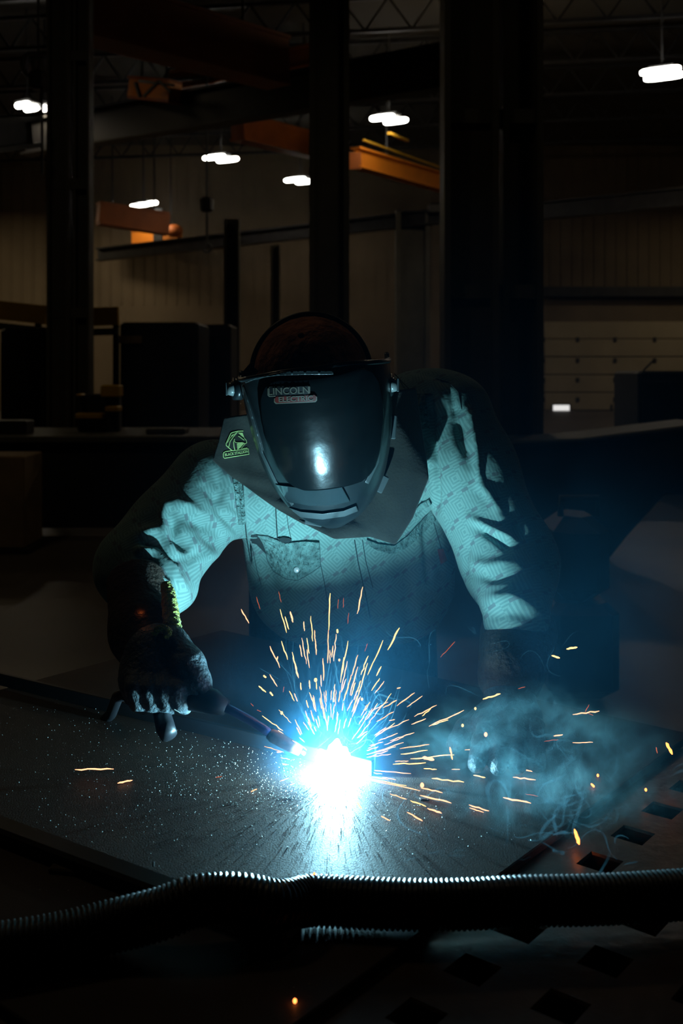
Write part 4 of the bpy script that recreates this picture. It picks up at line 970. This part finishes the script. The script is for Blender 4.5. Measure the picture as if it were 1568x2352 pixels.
def fing(X):
    f = field(X, hp, .012)
    for i in range(4):
        a, b, c, d = P(408-33*i, 1558-3*i, 1.545), P(408-33*i, 1588-2*i, 1.515), P(414-32*i, 1614, 1.517), P(424-31*i, 1622, 1.535)
        g = smin(smin(cone_sdf(X, a, b, .0150, .0145), cone_sdf(X, b, c, .0145, .0135), .004), cone_sdf(X, c, d, .0135, .0125), .004)
        f = smin(f, g, .005)
    return f
v, f = nets(fing, (-.42, 1.45, .88), (-.16, 1.68, 1.10), .0036)
v = relax(v, f, 1); nr = vnormals(v, f); v = v+nr*(vnoise(v*np.array([1, 1, 2.]), 260, 12)*.0007)[:, None]
v = folds(v, f, [(((418, 1530), (440, 1570), (462, 1598)), 3, -3), (((400, 1500), (428, 1497)), 4, -2), (((440, 1520), (458, 1512)), 4, -1.5)])
mesh('glove_hand', v, f.tolist(), M['glove'], gr, True)
M['fleece'] = mat('yellow_fleece_lining', (.85, .80, .08), .95, var=.6, vscale=160, col2=(.28, .30, .03), bump=1.0, bscale=350, sheen=.5)
def strip(pts, rs, Yoff, name):
    m = MB(); m.tube([P(*p) for p in pts], 0, 14, rs=rs); v = np.array(m.v); q = rng.normal(size=len(v))*.0009; v[:, 0] += q; v[:, 2] += rng.normal(size=len(v))*.0009
    mesh(name, v, m.f, M['fleece'], gr, False)
def dens(pts, k=6):
    out = []
    for i in range(len(pts)-1):
        for j in range(k): t = j/k; out.append(tuple(pts[i][n]*(1-t)+pts[i+1][n]*t for n in range(3)))
    out.append(pts[-1]); return out
a_ = dens([(381, 1342, 1.645), (388, 1372, 1.630), (391, 1405, 1.612), (396, 1432, 1.592), (404, 1450, 1.578), (411, 1469, 1.565)], 9)
strip(a_, [.0085+.0045*math.sin(PI*min(1, i/len(a_)*1.2)) for i in range(len(a_))], 0, 'fleece_lining')
b_ = dens([(354, 1457, 1.560), (362, 1445, 1.558), (376, 1442, 1.556), (390, 1450, 1.554), (380, 1464, 1.552)], 7)
strip(b_, [.0045]*len(b_), 0, 'fleece_fold')
# left glove resting on the plate
gl = empty('glove', WL, 'x', 'y'); del gl['label']; del gl['category']; gl.parent = man; gl.location = Vector(WL)-man.location
t2 = P(1192, 1455, 1.79); b2_ = Vector((.268, 1.66, .945)); ax2 = (t2-b2_).normalized()
v, f = nets(lambda X: np.maximum(field(X, [(tuple(t2+ax2*.03), tuple(b2_), .070, .052)], .02), axis_cut(X, t2, ax2)), (.15, 1.55, .86), (.42, 1.9, 1.10), .005)
v = v+vnormals(v, f)*(vnoise(v, 60, 21)*.0025)[:, None]; mesh('gauntlet_cuff', relax(v, f, 2), f.tolist(), M['glove_cuff'], gl, True)
def handL(X):
    f = field(X, [((.268, 1.66, .93), (.255, 1.60, .893), .044, .034), ((.28, 1.61, .893), (.225, 1.59, .89), .030, .028)], .015)
    for i in range(4):
        a, b, c = (.222+.023*i, 1.575, .892), (.205+.026*i, 1.530-.004*(i in (1, 2)), .886), (.192+.029*i, 1.490-.008*(i in (1, 2)), .868)
        f = smin(f, smin(cone_sdf(X, a, b, .0165, .0150), cone_sdf(X, b, c, .0150, .0130), .004), .006)
    g = smin(cone_sdf(X, (.225, 1.625, .895), (.190, 1.600, .880), .019, .017), cone_sdf(X, (.190, 1.600, .880), (.170, 1.572, .868), .017, .0135), .005)
    return np.maximum(smin(f, g, .008), TZ+.001-X[2])
v, f = nets(handL, (.13, 1.44, .84), (.36, 1.74, 1.0), .0042); v = relax(v, f, 1)
mesh('glove_hand', v, f.tolist(), M['glove'], gl, True)
# ------------------------------------------------------------------ sparks
M['spark'] = emit('hot_spark', (1.0, .40, .20), 2.6); M['spark_y'] = emit('yellow_spark', (1.0, .52, .16), 3.2); M['spark_r'] = emit('cooling_spark', (.85, .16, .06), .75); M['spark_o'] = emit('orange_ember', (1.0, .24, .05), 4.5)
def spark(p0, p1, w=2.8, m='spark', label=None, grp=None, dY=0.0, name='spark'):
    def pt(x, y, Y):
        lim = (Yz(y, TZ+.002) if y > 1000 else 9)
        return P(x, y, min(Y, lim-.004))
    Yb = 1.5+dY; n = 7; L = math.hypot(p1[0]-p0[0], p1[1]-p0[1]); nx, ny = (-(p1[1]-p0[1])/max(L, 1), (p1[0]-p0[0])/max(L, 1)); pts = []; rs = []
    for i in range(n):
        t = i/(n-1); wv = (rnd.uniform(-1, 1)*min(1.3, L*.025)) if 0 < i < n-1 else 0
        pts.append(pt(p0[0]+(p1[0]-p0[0])*t+nx*wv, p0[1]+(p1[1]-p0[1])*t+ny*wv, Yb)); rs.append(w*.42*Yb/FPX*(.35 if i in (0, n-1) else rnd.uniform(.75, 1.1)))
    c = sum(pts, Vector())/n; mb = MB(); mb.tube([p-c for p in pts], 0, 6, rs=rs)
    o = mb.build(name, M[m], None, True); o.location = c
    return sett(o, label, 'spark', grp)
GU = 'thin orange spark flying up out of the arc in the dense fan'; GR = 'thin orange spark flying right over the plate from the arc'
def S1(a, b, c, d): return ((440+a/2.24, 1300+b/2.24), (440+c/2.24, 1300+d/2.24))
def S2(a, b, c, d): return ((1000+a/2.76, 1350+b/2.76), (1000+c/2.76, 1350+d/2.76))
up = [(455,222,488,343),(480,260,500,326),(577,285,580,335),(613,258,623,388),(632,330,635,390),(566,370,590,505),(556,405,568,468),(592,370,605,450),(593,430,606,525),(462,386,493,482),(517,443,546,570),(520,472,550,577),
 (743,350,731,490),(711,432,712,500),(727,410,720,470),(638,385,641,457),(675,475,678,590),(804,385,765,600),(782,470,768,560),(800,490,770,640),(855,458,823,565),(908,462,870,560),(855,518,815,665),(905,500,855,675),(975,516,950,566),
 (605,588,608,632),(641,598,643,635),(560,600,563,638),(737,608,727,700),(810,605,780,695),(828,688,800,745),(605,650,640,750),(625,665,640,750),(660,680,668,735),(780,703,775,745),(735,712,725,790),(755,760,735,855),(630,828,640,850),
 (585,745,610,820),(613,742,630,800),(705,770,700,820),(665,560,668,620),(984,382,905,560),(703,330,699,500),(967,578,925,642),(990,592,942,655),(502,643,528,695),(527,655,545,697),(532,790,567,865),(573,930,592,948),(445,845,540,920),
 (820,560,795,660),(842,600,820,668),(795,580,770,650),(590,690,600,730),(690,640,692,700),(720,640,716,690),(765,640,755,700),(850,640,835,690),(870,590,850,650),(540,830,560,870),(600,780,615,830),(650,770,660,825)]
right = [(1027,655,945,765),(1147,652,1055,720),(1187,668,1107,725),(1260,716,1145,775),(1230,735,1185,772),(1205,785,1130,815),(1118,790,945,870),(1145,857,1020,900),(1090,908,900,970),(1222,918,1070,940),(1213,948,1075,968),(1350,972,1125,992),
 (1115,1003,1045,1006),(1205,1012,1035,1020),(1128,1068,880,1045),(1260,1047,1193,1042),(1380,1047,1337,1047),(1205,1237,1125,1207),(1105,1200,1020,1172),(1105,1130,880,1090),(1175,1157,920,1100),(1050,1100,980,1087),(1320,792,1230,820),
 (850,885,905,850),(930,980,1025,967),(1075,626,1055,630),(1045,790,1015,796),(1040,750,950,800),(1055,690,985,730),(1000,830,940,872),(1060,860,960,900),(1090,880,990,920),(1010,700,940,740),(900,950,960,930),(985,905,915,925),(1050,930,935,962),(1010,950,900,985),(980,1070,900,1060),(1010,1100,930,1085)]
for q in up: a, b = S1(*q); spark(a, b, rnd.uniform(2.2, 3.2), rnd.choice(('spark', 'spark', 'spark_y')), GU, 'sparks in the fan above the arc', rnd.uniform(-.08, .10))
for q in right: a, b = S1(*q); spark(a, b, rnd.uniform(2.0, 3.0), rnd.choice(('spark', 'spark', 'spark_y')), GR, 'sparks to the right of the arc', rnd.uniform(-.07, .07))
for q in ((333,158,352,222),(448,130,460,188),(755,170,752,220),(782,163,779,215),(808,240,802,298),(1355,388,1280,470),(475,620,470,650),(318,722,303,706),(358,750,335,740),(905,398,890,440)):
    a, b = S1(*q); spark(a, b, 1.7, 'spark_r', 'faint dull red spark at the outer edge of the fan above the arc', 'faint red sparks', rnd.uniform(-.05, .08))
ar = rnd
for k in range(36):                                    # short streaks close round the arc
    th = rnd.choice((rnd.uniform(.1, 3.0), rnd.uniform(.8, 2.2))); r0 = rnd.uniform(75, 150); L = rnd.uniform(16, 60)
    x, y = 765+math.cos(th)*r0, 1762-math.sin(th)*r0*1.0
    if y > 1800: continue
    spark((x, y), (x+math.cos(th)*L, y-math.sin(th)*L), rnd.uniform(1.6, 2.6), rnd.choice(('spark', 'spark_y')), 'short fine spark close around the white arc', 'short sparks round the arc', rnd.uniform(-.06, .06))
one = [
 (S1(255,222,295,295), 3, 'spark', 'orange spark highest at the left of the fan, under the shirt pocket'), (S1(507,234,521,290), 5, 'spark', 'short thick orange spark below the shirt pocket'),
 (S1(403,412,453,524), 3, 'spark', 'long orange spark with a forked kink at the left of the fan'), (S1(443,465,437,490), 3.6, 'spark', 'tiny fork on the left flank of the fan beside a long spark'),
 (S1(713,140,705,330), 3.2, 'spark_y', 'tallest straight vertical spark over the arc'), (S1(749,325,750,345), 5, 'spark_y', 'bright yellow bead spark beside the tallest vertical spark'),
 (S1(880,107,851,246), 3.4, 'spark', 'long slanting spark at the top right of the fan over the shirt front'), (S1(1069,318,1008,432), 4, 'spark_y', 'bright slanting yellow spark alone at the upper right of the fan'),
 (S1(345,617,382,650), 3.6, 'spark_y', 'crooked yellow spark left of the fan, lower of a close pair'), (S1(402,558,440,620), 3, 'spark', 'orange spark left of the fan, upper and longer of a close pair'),
 (S1(369,563,383,575), 4.5, 'spark_y', 'short yellow bead spark at the far left of the fan'), (S1(402,648,418,668), 4.5, 'spark_y', 'short bright yellow spark left of the fan at mid height'),
 (S1(155,721,196,737), 4.6, 'spark_y', 'thick wavy yellow spark over the neck of the torch'), (S1(305,1162,336,1147), 3, 'spark', 'small red-orange spark low on the plate left of the arc'),
 (S1(122,1088,157,1083), 2, 'spark_r', 'faint small red spark on the plate far left of the arc'), (S1(437,957,462,958), 4, 'spark', 'short level spark just left of the arc'),
 (S1(468,1020,490,1022), 4, 'spark', 'short level orange bead touching the left edge of the arc glow'), (S1(455,1107,500,1090), 2.6, 'spark', 'fine rising spark at the lower left edge of the arc glow'),
 (S1(506,1127,530,1117), 2.6, 'spark', 'very short spark below the left edge of the arc glow'), (S1(850,1215,873,1248), 3.4, 'spark', 'small forked spark under the lower right edge of the arc'),
 (S1(1400,742,1220,825), 3.2, 'spark', 'longest slanting spark right of the fan'), (S1(1400,1112,1235,1093), 3.6, 'spark_y', 'long level spark low over the plate right of the arc'),
 (S1(1290,1167,1180,1143), 3.4, 'spark', 'spark slanting down right, above the pair of crossing sparks'), (S1(1335,1220,1175,1180), 4, 'spark', 'thick orange spark slanting down right over the plate reflection'),
 (S1(1285,1272,1213,1247), 4.2, 'spark', 'wavy spark close above the orange reflection in the plate'), (S1(1187,1312,1108,1267), 3.6, 'spark', 'spark slanting down right below the arc'),
 (S1(1020,1310,975,1286), 3, 'spark', 'lowest short spark under the right side of the arc'), (S1(1328,932,1341,996), 4.4, 'spark_o', 'upright red-orange spark crossing two level ones'),
 (S1(1187,985,1247,998), 9, 'spark', 'fat glowing spark fragment right of the arc'),
 (S2(829,388,898,377), 5, 'spark_y', 'bright wavy yellow spark in front of the left sleeve cuff, right one of two'), (S2(735,430,787,446), 5, 'spark_y', 'bright wavy yellow spark beside the left glove cuff, left one of two'),
 (S2(299,706,411,672), 4.4, 'spark_y', 'long bright yellow spark rising over the left glove'), (S2(869,804,1038,781), 3.6, 'spark', 'spark with a burst of side branches in the smoke at right'),
 (S2(973,740,948,787), 1.8, 'spark_r', 'thin upward branch of the bursting spark at right'), (S2(960,792,1000,810), 1.6, 'spark_r', 'thin downward branch of the bursting spark at right'),
 (S2(748,940,806,931), 3.6, 'spark', 'short wavy spark in the smoke, below the bursting spark'), (S2(868,982,997,979), 2.6, 'spark', 'fine level spark in the smoke at right'),
 (S2(185,1028,454,995), 3.4, 'spark', 'longest level spark to the right of the arc'), (S2(280,1115,428,1119), 3.4, 'spark', 'lower of two overlapping level sparks right of the arc'),
 (S2(358,1109,475,1111), 2.6, 'spark', 'upper of two overlapping level sparks right of the arc'), (S2(240,1189,315,1203), 3.6, 'spark_y', 'short bright spark under the two overlapping level sparks'),
 (S2(502,1155,647,1163), 3.4, 'spark', 'upper of a parallel pair of level sparks at right'), (S2(490,1201,634,1218), 3.6, 'spark', 'lower of a parallel pair of level sparks at right'),
 (S2(428,1330,604,1366), 4, 'spark', 'bright spark slanting down into the low smoke at right'), (S2(212,1376,338,1415), 3.4, 'spark', 'upper of two sparks side by side where the smoke curls over the plate'),
 (S2(215,1395,305,1424), 2.6, 'spark', 'lower of two sparks side by side where the smoke curls over the plate'), (S2(568,1307,650,1322), 1.6, 'spark_r', 'faint red spark just above the low smoke at right'),
 (S2(688,975,778,962), 1.6, 'spark_r', 'faint red spark under the short wavy spark at right'), (S2(985,1242,1006,1263), 6, 'spark_o', 'short fat orange spark above the square table holes'),
 (S2(1460,982,1500,1056), 8, 'spark_o', 'thick glowing orange spark near the right edge of the picture'), (S2(880,1532,910,1626), 8, 'spark_o', 'thick glowing orange spark falling beside a square table hole'),
 (S2(1397,1010,1405,1050), 2.4, 'spark_r', 'faint upright red spark left of the thick one at the right edge'), (S2(522,640,568,628), 1.6, 'spark_r', 'faint short red spark over the left glove'),
 (((172, 1767.5), (261, 1766.5)), 4, 'spark', 'long level orange spark at far left over the plate'), (((270, 1799), (304, 1792)), 4.4, 'spark', 'shorter rising orange spark at far left over the plate')]
for (a, b), w_, mm, lab in one: spark(a, b, w_, mm, lab, None, rnd.uniform(-.04, .04))
def ember(x, y, r, m, label, dY=0, Y=None, stretch=1.3):
    Yb = Y if Y else min(1.5+dY, (Yz(y, TZ+.003))); c = P(x, y, Yb); k = r*Yb/FPX
    o = MB().ball((0, 0, 0), (k, k, k*stretch), 12, 8).build('ember', M[m], None, True); o.location = c; sett(o, label, 'ember')
for x, y, r, m_, lab in ((1091.3, 1627.5, 2.5, 'spark_y', 'tiny glowing ember floating over the left glove, upper one'), (1062, 1666.3, 2.8, 'spark_y', 'tiny yellow ember right of the fan of sparks'), (1115.2, 1687, 4, 'spark', 'bright round ember hanging over the level sparks at right'),
  (1372.5, 1781, 2.8, 'spark_o', 'tiny orange ember above the short fat spark at right'), (1482.6, 1814, 3, 'spark_o', 'tiny orange ember near the right edge above the table holes'), (677, 2299, 4.5, 'spark_o', 'dim orange ember at the bottom of the picture below the hose'),
  (721.6, 2007, 2.4, 'spark_o', 'tiny red ember on the plate just above the hose'), (646.7, 1637.5, 3, 'spark_y', 'round ember with a glowing tail left of the fan'), (724.6, 1561.8, 3.6, 'spark_y', 'round yellow ember inside the fan of sparks'),
  (831, 1606, 2.6, 'spark_y', 'tiny yellow ember in the right side of the fan'), (779, 1516, 2.4, 'spark', 'tiny ember high inside the fan'), (969, 1803.5, 4.5, 'spark', 'round ember low right of the arc over the plate')):
    ember(x, y, r, m_, lab)
e = drop(BVHTree.FromPolygons([Vector((0, 0, 0))]*3, [[0, 1, 2]]), 323, 1406, 0, 1.60) if False else P(323, 1406, 1.612)
ember(323, 1406, 4.2, 'spark_y', 'glowing ember stuck to the dark gauntlet of the right glove', Y=1.612)
point_light('ember_light', P(323, 1407, 1.600), (1, .25, .05), .0035, .003)

# ------------------------------------------------------------------ smoke: one drifting cloud of weld fume
def smoke(part):
    m = bpy.data.materials.new('weld_fume'); m.use_nodes = True; nt = m.node_tree; n = nt.nodes; n.clear(); L = nt.links.new
    out = n.new('ShaderNodeOutputMaterial'); vs = n.new('ShaderNodeVolumeScatter'); vs.inputs['Color'].default_value = (.13, .50, .90, 1); vs.inputs['Anisotropy'].default_value = 0.0
    geo = n.new('ShaderNodeNewGeometry'); pos = geo.outputs['Position']
    def mt(op, a, b=None, c=None, clamp=False):
        q = n.new('ShaderNodeMath'); q.operation = op; q.use_clamp = clamp
        for i, x in enumerate((a, b, c)):
            if x is None: continue
            if hasattr(x, 'is_output'): L(x, q.inputs[i])
            else: q.inputs[i].default_value = x
        return q.outputs[0]
    def noise(scale, det, dist, stretch=(1, 1, 1), off=(0, 0, 0)):
        mp = n.new('ShaderNodeMapping'); mp.inputs['Scale'].default_value = stretch; mp.inputs['Location'].default_value = off; L(pos, mp.inputs['Vector'])
        t = n.new('ShaderNodeTexNoise'); t.inputs['Scale'].default_value = scale; t.inputs['Detail'].default_value = det; t.inputs['Distortion'].default_value = dist; L(mp.outputs[0], t.inputs['Vector']); return t.outputs['Fac']
    def blob(c, r):                                # soft ellipsoid mask
        mp = n.new('ShaderNodeMapping'); mp.vector_type = 'TEXTURE'; mp.inputs['Location'].default_value = c; mp.inputs['Scale'].default_value = r; L(pos, mp.inputs['Vector'])
        q = n.new('ShaderNodeVectorMath'); q.operation = 'LENGTH'; L(mp.outputs[0], q.inputs[0])
        s = n.new('ShaderNodeMapRange'); s.interpolation_type = 'SMOOTHSTEP'; s.inputs[1].default_value = 1.0; s.inputs[2].default_value = 0.1; s.inputs[3].default_value = 0; s.inputs[4].default_value = 1; L(q.outputs['Value'], s.inputs[0]); return s.outputs[0]
    big = noise(5.5, 2, 0, (1, 1, .8))
    bigr = n.new('ShaderNodeMapRange'); bigr.inputs[1].default_value = .42; bigr.inputs[2].default_value = .66; L(big, bigr.inputs[0])
    if part == 'haze':
        base = mt('MULTIPLY', mt('ADD', .10, mt('MULTIPLY', bigr.outputs[0], .9)), blob((.24, 1.58, 1.02), (.60, .50, .36)))
        core = blob((ARC.x, ARC.y, ARC.z), (.14, .14, .14))
        den = mt('ADD', mt('MULTIPLY', blob((.25, 1.56, 1.2), (.70, .60, .70)), .022), mt('ADD', mt('MULTIPLY', base, .36), mt('MULTIPLY', core, 1.3)))
        c = Vector((.16, 1.56, TZ+.002+.42)); d = (1.36, .86, .84); nm, lab = 'weld_haze', 'broad blue haze of weld smoke in front of the sleeve and shirt'
    else:
        fine = noise(15, 3, 2.4, (1, 1, .8), (3, 1, 2)); f2 = noise(9, 2, 1.5, (1, 1, 1.3), (7, 2, 5))
        rid = mt('SUBTRACT', 1.0, mt('MULTIPLY', mt('ABSOLUTE', mt('SUBTRACT', fine, .5)), 11.0), clamp=True)
        cl = n.new('ShaderNodeMapRange'); cl.inputs[1].default_value = .50; cl.inputs[2].default_value = .62; L(f2, cl.inputs[0])
        den = mt('MULTIPLY', mt('MULTIPLY', mt('ADD', mt('MULTIPLY', cl.outputs[0], .45), mt('MULTIPLY', mt('POWER', rid, 2.0), mt('ADD', .2, cl.outputs[0]))), blob((.275, 1.41, .90), (.22, .20, .11))), 6.5)
        vs.inputs['Color'].default_value = (.30, .66, .78, 1)
        c = Vector((.275, 1.41, .922)); d = (.46, .36, .138); nm, lab = 'low_smoke', 'denser pale smoke curling low over the plate at right'
    L(den, vs.inputs['Density']); L(vs.outputs[0], out.inputs['Volume'])
    o = MB().box(c, d).build(nm, m); sett(o, lab, 'smoke', None, 'stuff')
    return o
smoke('haze'); smoke('low')

# thin curling threads of smoke: nobody could count them, one object
def wisps():
    m = bpy.data.materials.new('smoke_thread'); m.use_nodes = True; nt = m.node_tree; n = nt.nodes; n.clear(); L = nt.links.new
    out = n.new('ShaderNodeOutputMaterial'); d = n.new('ShaderNodeBsdfDiffuse'); d.inputs['Color'].default_value = (.35, .75, .95, 1); tl = n.new('ShaderNodeBsdfTranslucent'); tl.inputs['Color'].default_value = (.35, .75, .95, 1)
    a = n.new('ShaderNodeMixShader'); L(d.outputs[0], a.inputs[1]); L(tl.outputs[0], a.inputs[2]); a.inputs[0].default_value = .5
    t = n.new('ShaderNodeBsdfTransparent'); lw = n.new('ShaderNodeLayerWeight'); lw.inputs['Blend'].default_value = .5
    mr = n.new('ShaderNodeMapRange'); mr.inputs[1].default_value = 0; mr.inputs[2].default_value = 1; mr.inputs[3].default_value = .05; mr.inputs[4].default_value = 0; L(lw.outputs['Facing'], mr.inputs[0])
    tx = n.new('ShaderNodeTexNoise'); tx.inputs['Scale'].default_value = 9; m2 = n.new('ShaderNodeMath'); m2.operation = 'MULTIPLY'; tc = n.new('ShaderNodeNewGeometry'); L(tc.outputs['Position'], tx.inputs['Vector'])
    m3 = n.new('ShaderNodeMapRange'); m3.inputs[1].default_value = .38; m3.inputs[2].default_value = .62; L(tx.outputs['Fac'], m3.inputs[0]); L(m3.outputs[0], m2.inputs[1]); L(mr.outputs[0], m2.inputs[0])
    mx = n.new('ShaderNodeMixShader'); L(m2.outputs[0], mx.inputs[0]); L(t.outputs[0], mx.inputs[1]); L(a.outputs[0], mx.inputs[2]); L(mx.outputs[0], out.inputs['Surface'])
    mb = MB()
    def curl(p, d, L_, k, r, drift):
        pts = [Vector(p)]; d = Vector(d).normalized(); ax = Vector((rnd.gauss(0, 1), rnd.gauss(0, 1), rnd.gauss(0, 1))).normalized(); n_ = max(10, int(L_/.0035)); ph = rnd.uniform(0, 6)
        for i in range(n_):
            if i % 9 == 0: ax = (ax+Vector((rnd.gauss(0, 1), rnd.gauss(0, 1), rnd.gauss(0, 1)))*.6).normalized()
            d = (Matrix.Rotation(k*math.sin(i*.21+ph), 3, ax) @ d+Vector(drift)*.05).normalized(); q = pts[-1]+d*(L_/n_)
            if q.z < TZ+.003: q.z = TZ+.003
            pts.append(q)
        rs = [r*(.25+.75*math.sin(PI*i/len(pts)))*(1+.3*math.sin(i*.5)) for i in range(len(pts))]
        mb.tube(pts, 0, 6, cap=False, rs=rs)
    for _ in range(46):                                # fine threads rising from the arc
        th = rnd.uniform(-.9, 1.0); p = ARC+Vector((rnd.gauss(.01, .02), rnd.gauss(0, .015), .03+rnd.random()*.02)); curl(p, (math.sin(th), rnd.gauss(0, .3), math.cos(th)), rnd.uniform(.06, .18), .10, rnd.uniform(.0004, .0009), (th*.3, 0, 1))
    for _ in range(12):                                # bigger curls right above the arc
        p = P(rnd.uniform(800, 900), rnd.uniform(1560, 1720), 1.5+rnd.gauss(0, .04)); curl(p, (rnd.gauss(.5, 1), rnd.gauss(0, .5), rnd.gauss(.6, 1)), rnd.uniform(.05, .13), .42, rnd.uniform(.0007, .0014), (.2, 0, .2))
    for _ in range(60):                                # low curls over the plate at right
        x = rnd.gauss(1220, 90); y = rnd.gauss(1850, 55); Y = min(1.42+rnd.gauss(0, .06), Yz(y, TZ+.006)); curl(P(x, y, Y), (rnd.gauss(.6, 1), rnd.gauss(0, .6), rnd.gauss(.1, .6)), rnd.uniform(.04, .13), .34, rnd.uniform(.0008, .0026), (.1, 0, .05))
    for _ in range(26):
        x = rnd.uniform(830, 1200); y = rnd.uniform(1850, 1975); Y = Yz(y, TZ+.008); curl(P(x, y, Y), (rnd.choice((-1, 1)), rnd.gauss(0, .5), rnd.gauss(.1, .2)), rnd.uniform(.03, .10), .30, rnd.uniform(.0006, .0016), (.1, 0, 0))
    for _ in range(16):                                # drifting threads at both sides
        x = rnd.uniform(940, 1420); y = rnd.uniform(1480, 1740); curl(P(x, y, 1.46+rnd.gauss(0, .05)), (rnd.gauss(.3, 1), rnd.gauss(0, .4), rnd.gauss(.7, .8)), rnd.uniform(.05, .14), .28, rnd.uniform(.0003, .0008), (.05, 0, .2))
    sett(mb.build('smoke_threads', m, None, True), 'fine curling threads of pale blue smoke around and right of the arc', 'smoke', None, 'stuff')
wisps()
